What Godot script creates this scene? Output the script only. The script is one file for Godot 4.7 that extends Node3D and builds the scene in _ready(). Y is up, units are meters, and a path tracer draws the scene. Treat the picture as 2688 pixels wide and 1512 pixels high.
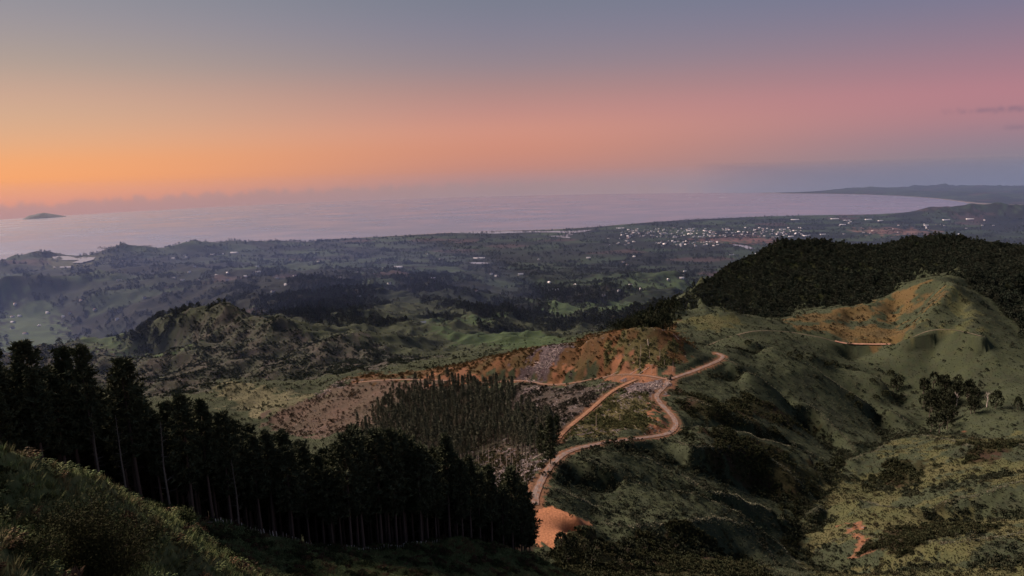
extends Node3D
# Dusk over logged hill country, a plain with a small town and the sea.
# Metres; the camera hangs 600 m above the sea. Heights in the tables are above the sea, which curves away with EARTH.
const EYE := 600.0
const EARTH := 255249.0
const HALF := 0.9076          # azimuth reach of the relief solve
const STEP := 0.007
const NEAREST := 30.0
const SEAM := 2500.0
const FINE := 0.0035
const FINE_HALF := 0.805
const FINE_NEAR := 38.0
const SKY_TIP := 0.0960
# terrain lines (crests, gully floors, shores) as x, height, z ...; covers, roads and places as x, z ...
const LINES := [
[-38.5,583.4,-43.4,-37.2,579.3,-49.6,-36.6,575.8,-54.9,-37.3,571.5,-61.6,-39.2,565.5,-69.7,-42.1,556.2,-82.9,-44.2,547.8,-93,-41.2,539.8,-97.7,-37.6,533,-99.1],
[-28.4,583.4,-31,-28.1,579.8,-36.4,-28.6,574.4,-43.5,-30,566.2,-54.2,-31.2,558.7,-62.7],
[-23,582.1,-25,-20.3,576.5,-29.7,-19.8,567.3,-39.3],
[-62.2,525.9,-136.5,-59.4,521.8,-143.2,-54.7,516.6,-148.2,-49.2,511.5,-152.2,-43.1,505.8,-159.3,-35.1,501.5,-166.3,-25.8,495.9,-178.1,-17.2,491.3,-189.2,-6.4,483.5,-197.9,3.1,477.8,-203,11.5,473,-202.7,16,469.4,-199.4],
[-49.9,521.9,-125.4,-35.7,515.9,-130.2,-21.3,510.2,-138.4,-5.6,492.5,-164.9],
[-36.6,528.1,-98.4,-14.6,515.9,-114.1,3.8,492.9,-150],
[-76.3,549.4,-111.4,-78.7,541,-127.7,-71.5,534.8,-129.6,-66.3,530.9,-132.3,-62.2,525.9,-136.5],
[8.6,424.8,-334.9,10.6,424.8,-351.8,19.9,423.3,-384.5,34.4,416.6,-418.6,61,406.2,-453.9,96.5,395.2,-487.6,111.5,392.9,-499.7,120.3,391.4,-518.2,121.3,391.7,-536.5,118.5,391.2,-564.7,118.9,391.6,-583,130.8,390.8,-608.1,138.6,391.3,-624.8,167.5,392.6,-646.7,194,393.9,-669.5,203,394.3,-683.5,199.8,393.7,-696.9],
[138.6,391.3,-624.8,120.3,388.1,-649,101.7,381.9,-672.4,81.5,371,-695.2,59.2,361.2,-712.5,35.6,354.6,-729.1,7,349.1,-760,-37.1,342.1,-779.1,-84.5,335.4,-810.6,-139.7,328.7,-838.4,-191.9,319.9,-858.8,-215.6,308.8,-873.8],
[201.6,378.9,-763.9,240.6,382.3,-794.4,278.2,384.3,-813.8,324.7,375.7,-839.4,357.1,372,-826.1,380.6,367.6,-815.6,421.9,371.9,-789.3,431.2,384.9,-767.1,446.8,394.9,-758.1,465.4,398.2,-746.9,469.9,401.3,-708.3],
[-0.4,421.3,-330,-2.5,389.7,-440,-14.2,370.8,-499.8,-33.5,341.4,-589,-55.3,324.3,-647.6],
[33.3,380.3,-559,12.5,357,-639.9,-6,347.4,-700],
[-59.7,327.1,-712.5,-103.8,323.1,-737.7,-148.1,312.3,-745.4,-196.2,301.3,-765.2,-269.6,285.9,-785,-349.9,285.2,-829.2],
[111.4,386.9,-640.4,85.9,385.2,-614,60.4,383.2,-571.8,38.3,389.6,-518.6,28.4,397,-479.2],
[83.9,391.1,-553.7,90.3,393.6,-517.2],
[159.3,415.8,-693.9,136.8,421.6,-698.7,115.3,417.5,-710.7,93.3,407.5,-726,62.6,390.8,-749.4,17,375.3,-789.8,-43.2,350.4,-823.9,-87.6,337.5,-845.5,-144.3,324.3,-868.1,-206.7,316.6,-881.1,-222.4,310.8,-882.4,-248.4,303.9,-865,-276.1,298.9,-840.8,-300.9,292.2,-826.9],
[159.3,415.8,-693.9,173,400.6,-701,186.4,390.7,-705.8],
[63.6,386.6,-761.4,69.7,380.4,-736.7,65.9,370.9,-719],
[16.9,373,-789.8,-19.2,355.4,-789.8],
[-397.7,293.6,-928.4,-344.5,296.7,-928.1,-307.4,293.8,-909.5,-251,290.9,-890.3],
[-370.9,290.5,-885.4,-326.4,281.5,-870.8],
[377.7,332.4,-628,309.1,339,-582.2,265.5,345.1,-543.4,239.1,349,-517.6,224.5,352,-489.3,202.1,353.1,-462.8,182.7,355.2,-437.7,171.3,357.2,-408.5,169.2,358.3,-391.3,166.8,366.6,-354.4],
[122.3,391.6,-516.5,127.1,398.8,-500.4,141.8,394.5,-501,167,386.5,-511.6,192.8,375.7,-520.6,214,367.1,-527.5,222.5,363,-517.8,221.3,363.1,-493.5,225.9,354.3,-490.8],
[117.9,391.2,-491.2,141,377.4,-518.4,163.7,370.7,-533.6,193.2,359.4,-546.7,215.6,349,-545.9,228.8,343.9,-530.7,218.3,355,-481.8],
[111.9,392.5,-483.3,117.2,398.7,-459.9,132.9,393.8,-468.1,150.8,388.3,-482,167.8,381.9,-490.6,180.9,375,-486.5,193,368.9,-473.1,204.6,356,-465.7],
[61.6,407.1,-443.6,83.5,393,-465,104.4,387,-461.1,123.9,380.3,-453.1,146.7,370.4,-457.4,175.2,357,-468.2,184.5,357.4,-439.3],
[47,412.7,-426.9,50.2,419.1,-413,65.5,413.9,-418.6,82.2,408.9,-417.1,96.1,405,-408.2,102.8,402.9,-401.5,112.2,399.6,-392.5,133.2,389.7,-403.4,154.5,378.3,-411.8,173.5,360.5,-427.8],
[47.8,413.1,-412.8,66.3,399.8,-423.6,90.4,392.8,-420.3,115,384.7,-419.3,139.6,373.3,-422,159.9,360.3,-425,165.1,361.6,-405.7],
[34.9,418.1,-402.4,42.8,422.7,-389,53.3,419.1,-383.1,62.9,416.2,-373.8,74,413.1,-374.6,96.9,406.2,-377.8,120.8,396,-382.3,129.3,391,-373.2,141.3,381.4,-374.6,149.9,374.6,-361.3,155.5,375.4,-341.3],
[21,423.2,-366.4,36.3,409.3,-382,55.1,402.6,-379.8,74.4,399.4,-375.8,98.9,393,-384.5,123,382.9,-388.2,133.9,374.2,-385.3,147.9,360.7,-378],
[12.9,425.2,-353.4,22.1,423.8,-351.3,34.4,417.6,-350.7,44.1,411.6,-354.2],
[37.5,411.7,-338,54.9,417.6,-325.2,75.7,414.8,-332.1,101.1,405.2,-352.4,109.8,400.9,-360.3,125.2,391.9,-367.4,132.3,384.3,-361.8,139.5,376.6,-345.5],
[25.3,413.1,-317.5,39.5,411.4,-317.9,62,411.4,-311.7,88.2,404.3,-322.4,113.8,384.9,-340.6],
[13.3,428.7,-268.9,34.1,424.4,-274.6,59.8,419.3,-278.7],
[200.8,394,-678.6,215.9,392.2,-639.9,248.7,372.7,-628,270.4,361.3,-626.8,280,351.2,-594.6,280.8,344.3,-562.4],
[179.2,389.9,-638.1,217.1,368.9,-652.3,241.7,354.7,-636.1,261.6,341.2,-620.3,269.9,335.7,-588.8,259.8,348,-538.2],
[132.9,390,-577.2,149.1,391.2,-563,171.7,384.8,-551.7,195.1,375,-549.5,216.5,364,-550.2,241.2,349.8,-538.9],
[220.9,393,-717.5,258.7,373.5,-737.3,287.4,358.2,-728.5,318.7,340.3,-721.6,348.1,323.8,-711.6,355.2,318.1,-671.7,326.3,337.2,-599.1],
[242,391.4,-773.5,265.3,390.9,-728.4,290.3,381.2,-712.3,306.3,370.1,-696.4,329.5,355,-684.4,354.8,343.6,-674.6,367.3,337.7,-657.2,383.5,326.3,-650.6],
[322.3,370.4,-765.2,349.4,356.1,-765.7,373.3,345.4,-755.1,391.7,331.9,-734.3,394.2,328.7,-695.3],
[363.7,359.9,-759.6,379.8,356,-735.1,385.9,346.7,-717,402.6,339.2,-712.7],
[249,348.8,-535.2,258.3,357.5,-522.8,279.5,354.7,-540.9,338.1,340.7,-605.5,352.2,338.3,-615.1,349.1,351.5,-574.4,319.6,384.9,-483.4,349.2,388.1,-470.7],
[237.9,353.3,-500.2,254.2,348.3,-503.1,257.7,359.2,-468.3,260.1,370.6,-437,284.2,379,-435.5,302.9,387.1,-426.4,318.4,389.3,-426.4],
[182.9,357.6,-435.1,197,366.9,-436.1,215.5,369.8,-437.7,222.2,382.3,-402.2,236.1,392.6,-386.5,250.5,398.4,-382.9,264.6,403.4,-379.3,286,406.8,-382.5,319.7,406.1,-393.7],
[177.2,358.2,-411.2,204.8,352,-440.4,224.5,358,-441.4,229,368.8,-413.6,238.7,384.5,-379.8,270.1,396.9,-357.8,290.9,400.5,-354.4],
[170.8,360.6,-389.6,182.4,370.2,-385.6,194.9,376.1,-381.4,199.7,390.9,-349.4,211.8,406.6,-320.2,243.2,410.9,-321.2,263.9,414.2,-320.8],
[170.6,364.3,-357.9,184.8,385.4,-329.7,209,403,-307.4,224.5,410.8,-294.2,242.4,413.6,-292.1],
[501.5,433.6,-812.7,467.7,412.2,-789.9,433.3,389.1,-771.7,417.6,370.2,-789.3,395.8,352.2,-797.1,381.6,341,-804],
[504.1,432.8,-817,497.5,412.8,-773.9,478.3,397.7,-714.7,468.8,379.6,-678.9,455.2,367.2,-639.6],
[510.2,405.5,-871.7,479.8,386.7,-848.8,443.4,372.8,-811.8],
[458.1,385,-911.3,440.6,376.5,-864.2,412.3,372.2,-813.5],
[489.6,396,-919.8,478.2,376.6,-891.9,437.9,371.6,-820.4],
[428.3,382.3,-912.5,423.6,368.2,-889.3,390.5,369,-827.5],
[403.9,380.3,-914.8,391.5,372.5,-871.1,370.1,371.9,-829.2],
[501.4,417.1,-795.1,487.7,404.1,-774.2,465.4,398.2,-746.9],
[504.1,432.8,-817,542.1,411.6,-816.4,527.6,392.7,-729.2,525.8,381.6,-667.8],
[522.6,415.2,-922.2,490.5,399.2,-917.1,458.1,385,-911.3,403.8,380.8,-914.8,365.3,375.2,-920.1,348.1,366.3,-921.4,324.1,361.8,-903.6],
[522.6,415.2,-922.2,521.4,421.6,-876.7,504.1,432.8,-817],
[446.2,376.9,-746.9,434.5,355.9,-730.5,429.6,341.2,-698.4,397.2,328.1,-653.8],
[452.6,372.8,-559.9,432.7,366.1,-587.9,424.5,364,-603.7,403.8,357.6,-614.1,392.9,343.7,-629.5,387.3,330.4,-639.9],
[416,377.8,-512.4,399.8,365.1,-540.2,387.5,351.3,-570.9,379.2,342.5,-594.3],
[196.4,382.5,-878.3,231.2,387.8,-880.1,263.4,391.3,-881.5,300.2,383.6,-880.2,345.9,366.2,-922.3],
[220.9,316.1,-1128.6,279,319.3,-1218.5,337,328.4,-1286.6,424.1,366.5,-1365.6,506.8,403.1,-1390.5,547.1,407.5,-1396.7,607.3,401.2,-1393.4,660.8,384.9,-1391,695.9,387.3,-1385,740.2,402.5,-1384.6,811.8,414.6,-1378.8,861.1,411.9,-1348.5,892.2,404.3,-1316.1,914.2,400.2,-1288.7,967.4,392.3,-1223.8],
[207.5,328.3,-1059.9,269.2,336.3,-1045.9,325.9,338.1,-1040.1,386.1,343.3,-1030,452.6,348.9,-1024.5,511.8,365.9,-1007.5,563.5,388.6,-1002.5],
[725.5,410.6,-1017.9,638.5,411.3,-992.3,566.6,420.4,-919.5,526.5,420.4,-885.3],
[681.9,378.6,-863.1,653.1,389.1,-909.9,596.7,402.8,-900.2],
[-719.3,268.5,-1485,-640.1,295.5,-1422.6,-556.8,298.3,-1371.3,-483.6,295.4,-1335.1,-397.3,281.4,-1290.2,-329.3,277.4,-1247.3,-266.1,276.8,-1211.1,-191.5,268.5,-1164.4,-134.4,270.6,-1122,-87.4,276.6,-1086.5],
[-719.3,268.5,-1485,-823.6,212.3,-1600.5,-962.2,150.5,-1730.5],
[-556.8,298.3,-1371.3,-607.6,252.4,-1371.4,-680.5,213.3,-1403.8],
[-397.3,281.4,-1290.2,-410.2,267.6,-1212.5,-415.5,259.1,-1125.8],
[-266.1,276.8,-1211.1,-278.6,271.7,-1115.7,-274,274.3,-1044.7],
[-555.1,237.3,-1208.6,-424.6,254.6,-1079.5,-345,266,-1023.4,-238.5,292.1,-971.1,-181.6,300.6,-963,-114.6,310.3,-953.1],
[-514.7,245.9,-1248,-399.2,260.6,-1078.5],
[-974,205.8,-1453.9,-915.1,218.8,-1468.2,-852.4,205.9,-1470.9,-778,208.2,-1455.1,-688,202.3,-1400.1,-617.3,200.7,-1345.1],
[-886.2,224.8,-1210.2,-803,226.3,-1243.2,-700,222.2,-1246.9,-609.2,225.8,-1204.7,-425.6,268.4,-992.6],
[-695.3,214.8,-1306.5,-634.2,241.5,-1292.8,-550.3,247.8,-1232.7,-478.6,248.5,-1154.8],
[-471.6,234.9,-1423.9,-371.2,224,-1504.9,-233.6,226.6,-1431.1,-120.6,243.7,-1244.2],
[-377.8,230.5,-1431,-332.2,235.6,-1524.2,-258.5,229.3,-1599.2,-200.7,221.6,-1637.7,-142.7,213.8,-1593.6,-100.2,215.4,-1476.6,-98.4,227.4,-1326.4],
[-144.5,209,-1613.5,-66.2,201.1,-1698.7,0.3,192.5,-1750,39.2,186.6,-1749.6],
[-35.1,186,-1499.6,33.8,188.6,-1549.6,112.7,209.6,-1445.6],
[-167.6,206.3,-1571.1,-77.6,199.7,-1518,6.9,213.3,-1420],
[38.6,156.4,-1749.6,146.7,175.4,-1643.5,223.9,214.1,-1483.2,230.6,295,-1177.6],
[43.9,151.3,-1949.5,128.2,150.3,-2076,256.6,149,-2185,374.9,161.9,-2167.8,511.8,169.6,-2242.3],
[110.3,158.4,-1796.6,195.3,161.8,-1839.7,276,172.7,-1829.3,326.3,203.2,-1668.4],
[216.5,138.6,-2038.5,313.1,145.7,-2076.5,393.8,179.4,-1960.8],
[-726.6,210.4,-2023.5,-843.6,177.7,-2085.9,-975,136.5,-2138.2,-1096,98.6,-2157.6,-1212.8,57.1,-2163.2],
[-622.1,201.6,-1900.8,-483.6,200.3,-1940.7,-387.3,189.6,-2064,-288.2,169.8,-2181,-110.3,145.8,-2247.3,48.9,130.7,-2149.4],
[-663.1,196.2,-1833.8,-791.1,165.2,-1891.2,-923.9,123.6,-1941.4,-1041.9,81.3,-1994.2],
[-474.2,203.1,-1736.4,-546.5,222.3,-1662.5,-629,217.4,-1633],
[-697.6,181.2,-2348.6,-527.9,171.2,-2341.2,-441.2,159.4,-2287.8],
[-454.5,145.4,-2509.2,-337.7,151.6,-2578,-217.2,142.5,-2490.5,-49.8,137.2,-2349.5],
[-1292.1,108.7,-2427.5,-1149.6,133.2,-2387.7,-1016.9,155.3,-2392.9,-876.2,161.3,-2447.9],
[-1490.9,125.8,-2545.5,-1357.7,132.8,-2562.6,-1201.3,127.4,-2529.2],
[-2088.1,222.1,-2555.3,-1907.8,178.2,-2692.6,-1751.5,155.3,-2796.9,-1551.5,151.6,-2855.8,-1318.3,146.8,-2860.9,-1079.4,141.1,-2852.6,-837,138,-2828.8,-594.7,138.2,-2787.3,-307.2,114.5,-2984.2,-59.4,105.5,-2899.4],
[-2463.3,199.2,-3023.6,-2305.8,157,-3268.5,-2221.9,143.6,-3302,-1903,119.9,-3518.3,-1728.1,104.7,-3773.1,-1512.3,74.7,-4025.3,-1128.6,66.9,-3837.5,-808.5,60.8,-3815.3,-526,40.7,-4066.1],
[-2685.3,157.2,-3294.2,-2524.8,136.3,-3418.8,-2505.9,136.8,-3555.7,-2488.4,162.6,-3653,-2347.4,149.1,-3780.5,-2304.6,121.1,-3806.7,-2226.5,118.6,-3852.9,-2044.9,163.1,-3839.4,-1874,132.4,-3870.2,-1807.5,145.5,-4011.6,-1732.8,127.8,-4261.2,-1644,81.4,-4669,-1547.5,42.6,-5016.8],
[-53.2,101.4,-2499.4,167.2,88.3,-2694.8,387.8,117.2,-2672,600.2,133.9,-2632.4],
[3443.3,54,-6151.9,3466.2,94.6,-6139,3523.4,105.9,-6106.4,3610.6,94.8,-6055.3,3681.7,113,-6012.3,3774.6,131.6,-5954.4,3931.9,142.2,-5851.7,4052.8,139.5,-5768.6,4340.4,140.3,-5555.5],
[6193,-11.5,-14752.8,6418.8,31.7,-14874.1,6741.3,71.8,-15060,7336,110.1,-15113.7,7598.8,91,-14983.3,7853.8,92.5,-14851.2,8100,125.8,-14718.3,8516,163.9,-14481.6,8861.4,124.5,-14272.9,9133.5,157.9,-14100.3,9348,130.4,-13959.1,9633.6,149.3,-13763.5,10317.4,153.6,-13258.6],
[6494.8,24,-13075.9,6562,54.1,-11912.2,6524.4,57.4,-10779.2,6499,53.1,-9849,6577.7,37.5,-9065],
[8.6,425,-335.3,22.7,425,-325.8,34.9,425,-315.3,24.9,425,-307.2,16.2,425,-298.7,5.6,425,-302.6,-2.4,425,-308.5,8.6,425,-335.3],
[-2403.8,70,-3024.9,-2055.7,65,-2748.5,-1857.6,62,-2592.2,-1540.7,60,-2318.3,-1337.4,60,-2190.6,-1162.4,60,-2068.5,-959.2,62,-1955.5,-815.3,70,-1874.3],
[-1756.6,64,-2177.7,-1534.4,60,-2119.7,-1388.6,60,-2058.8,-1218.8,58,-1984.6],
[-2045.3,62,-2554.7,-1815.5,60,-2530.3,-1630.2,60,-2504.4,-1331.9,60,-2292.1],
[-590.3,25,-4582.1,-195.9,20,-4156.1,132.2,20,-3779.3,422.3,20,-3593.9,805.6,20,-3536.7],
[-1028.4,15,-4881.9,-510.6,9,-5049.4,38.5,9,-4754.8,503.4,10,-4282.3,917.6,10,-4034,1423.2,10,-4220.9,2087.6,12,-4403.1,2886,15,-4726.9,3274.5,20,-4630.1],
[-687.6,6,-5364,43,5,-5190.1,595.6,5,-5065.3,1293,5,-5084.6,2097.5,6,-5367.8,2781.4,8,-5564.8,3426.5,10,-5626.1,3885.5,15,-5508.3],
[-1419.5,4,-5360.8,-1138.9,4,-5421.1,-852.5,4,-5486.1,-474.4,4,-5626.8,48.2,4,-5681.2,358.4,4,-5684.7,649.6,5,-5791.1,1043,6,-6059.3,1412.9,8,-6235.6,1783,10,-6344.6,2169,12,-6466.4,2536.9,14,-6507.4,2905.3,12,-6538.5,3294.3,8,-6604.2,3694,6,-6676.3],
[5596.4,2,-13194.7,5825.5,2,-12695,5941,2,-11955.4,5954.5,2,-11128.9,5848.9,2,-10300.6,5630.6,2,-9372.8,5316.6,2,-8461.1,5080.9,2,-7680.5,4865.5,2,-7002.2],
[-2359.8,133.9,-3697,-2055.3,133.9,-3622.7,-1902.4,133.9,-3345.5,-2075.1,133.9,-3238.6,-2359.8,133.9,-3697],
[-95.8,552,-80.3,-83.6,548,-99.6,-79.5,540,-127.2],
[-195.3,522,-163.9,-163.9,512,-195.3,-130,492,-225.2,-99.3,456,-245.7,-65.3,425,-262,-29.8,412,-283.4,0,415,-285],
[-321.7,400,-270,-240.9,380,-344,-181.7,350,-389.7,-116.5,335,-434.7],
[496.1,180,-1730.3,772.8,150,-1735.7,1147.2,150,-1638.3,1532.1,150,-1285.6],
[556.4,60,-2231.7,1056.5,50,-2265.8,1991.7,50,-1671.2],
[766,420,-642.8,1007.1,430,-972.5],
[302.1,440,-360,360,470,-302.1],
[514,390,-532.3,583.1,400,-455.6],
[-3703.7,-15,-2893.6,-2695.8,-15,-3850,-2375,-15,-4113.6,-2049.7,-15,-4395.6,-1795.6,-15,-4933.4,-1584.9,-15,-5527.3,-1338.5,-15,-5797.5],
[-1486.1,-12,-5612.1,-1192.3,-12,-5675.5,-892.4,-12,-5743.1,-496.2,-12,-5885.9,50.4,-12,-5941.1,374.8,-12,-5944.2,678.5,-12,-6049.5,1087.1,-12,-6315.5,1470.3,-12,-6489.2,1853.3,-12,-6594.9,2251.7,-12,-6712.9,2631.4,-12,-6749.6,3010.8,-12,-6776.1,3410.4,-12,-6836.8,3819.8,-12,-6903.8],
[3626.4,-15,-6679,4000,-15,-6928.2,4703.3,-15,-6717,6461.7,-15,-5048.4],
[3071.6,8,-5728.5,3728.2,12,-5324.5,5122.1,20,-4001.8],
[4500,-15,-7794.2,5785.1,-15,-6894.4,7092.1,-15,-5541],
[5490.8,-12,-12945.9,5705.2,-12,-12432.9,5802.4,-12,-11676.5,5798.4,-12,-10837,5678,-12,-9999.5,5445.3,-12,-9064.5,5119.6,-12,-8147.7,4872.8,-12,-7365.8,4647.2,-12,-6688],
[1910.1,-15,-10832.9,2847,-15,-10625.2,3762.2,-15,-10336.6],
[-7092.1,-15,-5541,-3078.2,-15,-8457.2,0,-15,-9000,2329.4,-15,-8693.3],
[-15366.2,-15,-12005.4,0,-15,-19500,6669.4,-15,-18324,6340.5,-15,-16096.2],
[8241.1,20,-17673,15366.2,20,-12005.4]]
const LANDING_ROAD := [8.6,424.8,-334.9,10.6,424.8,-351.8,19.9,423.3,-384.5,34.4,416.6,-418.6,61,406.2,-453.9,96.5,395.2,-487.6,111.5,392.9,-499.7,120.3,391.4,-518.2,121.3,391.7,-536.5,118.5,391.2,-564.7,118.9,391.6,-583,130.8,390.8,-608.1,138.6,391.3,-624.8,167.5,392.6,-646.7,194,393.9,-669.5,203,394.3,-683.5,199.8,393.7,-696.9]
const RIDGE_ROAD := [138.6,391.3,-624.8,120.3,388.1,-649,101.7,381.9,-672.4,81.5,371,-695.2,59.2,361.2,-712.5,35.6,354.6,-729.1,7,349.1,-760,-37.1,342.1,-779.1,-84.5,335.4,-810.6,-139.7,328.7,-838.4,-191.9,319.9,-858.8,-215.6,308.8,-873.8]
const HILL_TRACK := [201.6,378.9,-763.9,240.6,382.3,-794.4,278.2,384.3,-813.8,324.7,375.7,-839.4,357.1,372,-826.1,380.6,367.6,-815.6,421.9,371.9,-789.3,431.2,384.9,-767.1,446.8,394.9,-758.1,465.4,398.2,-746.9,469.9,401.3,-708.3]
const SKID_TRAIL := [111.4,386.9,-640.4,85.9,385.2,-614,60.4,383.2,-571.8,38.3,389.6,-518.6,28.4,397,-479.2]
const CRESTS := [[122.3,-516.5,127.1,-500.4,141.8,-501,167,-511.6,192.8,-520.6,214,-527.5,222.5,-517.8,221.3,-493.5,225.9,-490.8],[111.9,-483.3,117.2,-459.9,132.9,-468.1,150.8,-482,167.8,-490.6,180.9,-486.5,193,-473.1,204.6,-465.7],[47,-426.9,50.2,-413,65.5,-418.6,82.2,-417.1,96.1,-408.2,102.8,-401.5,112.2,-392.5,133.2,-403.4,154.5,-411.8,173.5,-427.8],[34.9,-402.4,42.8,-389,53.3,-383.1,62.9,-373.8,74,-374.6,96.9,-377.8,120.8,-382.3,129.3,-373.2,141.3,-374.6,149.9,-361.3,155.5,-341.3],[12.9,-353.4,22.1,-351.3,34.4,-350.7,44.1,-354.2],[37.5,-338,54.9,-325.2,75.7,-332.1,101.1,-352.4,109.8,-360.3,125.2,-367.4,132.3,-361.8,139.5,-345.5],[13.3,-268.9,34.1,-274.6,59.8,-278.7],[200.8,-678.6,215.9,-639.9,248.7,-628,270.4,-626.8,280,-594.6,280.8,-562.4],[132.9,-577.2,149.1,-563,171.7,-551.7,195.1,-549.5,216.5,-550.2,241.2,-538.9],[242,-773.5,265.3,-728.4,290.3,-712.3,306.3,-696.4,329.5,-684.4,354.8,-674.6,367.3,-657.2,383.5,-650.6],[363.7,-759.6,379.8,-735.1,385.9,-717,402.6,-712.7],[249,-535.2,258.3,-522.8,279.5,-540.9,338.1,-605.5,352.2,-615.1,349.1,-574.4,319.6,-483.4,349.2,-470.7],[182.9,-435.1,197,-436.1,215.5,-437.7,222.2,-402.2,236.1,-386.5,250.5,-382.9,264.6,-379.3,286,-382.5,319.7,-393.7],[170.8,-389.6,182.4,-385.6,194.9,-381.4,199.7,-349.4,211.8,-320.2,243.2,-321.2,263.9,-320.8]]
const GULLIES := [[377.7,-628,309.1,-582.2,265.5,-543.4,239.1,-517.6,224.5,-489.3,202.1,-462.8,182.7,-437.7,171.3,-408.5,169.2,-391.3,166.8,-354.4],[117.9,-491.2,141,-518.4,163.7,-533.6,193.2,-546.7,215.6,-545.9,228.8,-530.7,218.3,-481.8],[61.6,-443.6,83.5,-465,104.4,-461.1,123.9,-453.1,146.7,-457.4,175.2,-468.2,184.5,-439.3],[47.8,-412.8,66.3,-423.6,90.4,-420.3,115,-419.3,139.6,-422,159.9,-425,165.1,-405.7],[21,-366.4,36.3,-382,55.1,-379.8,74.4,-375.8,98.9,-384.5,123,-388.2,133.9,-385.3,147.9,-378],[25.3,-317.5,39.5,-317.9,62,-311.7,88.2,-322.4,113.8,-340.6],[179.2,-638.1,217.1,-652.3,241.7,-636.1,261.6,-620.3,269.9,-588.8,259.8,-538.2],[220.9,-717.5,258.7,-737.3,287.4,-728.5,318.7,-721.6,348.1,-711.6,355.2,-671.7,326.3,-599.1],[322.3,-765.2,349.4,-765.7,373.3,-755.1,391.7,-734.3,394.2,-695.3],[237.9,-500.2,254.2,-503.1,257.7,-468.3,260.1,-437,284.2,-435.5,302.9,-426.4,318.4,-426.4],[177.2,-411.2,204.8,-440.4,224.5,-441.4,229,-413.6,238.7,-379.8,270.1,-357.8,290.9,-354.4],[170.6,-357.9,184.8,-329.7,209,-307.4,224.5,-294.2,242.4,-292.1]]
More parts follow.
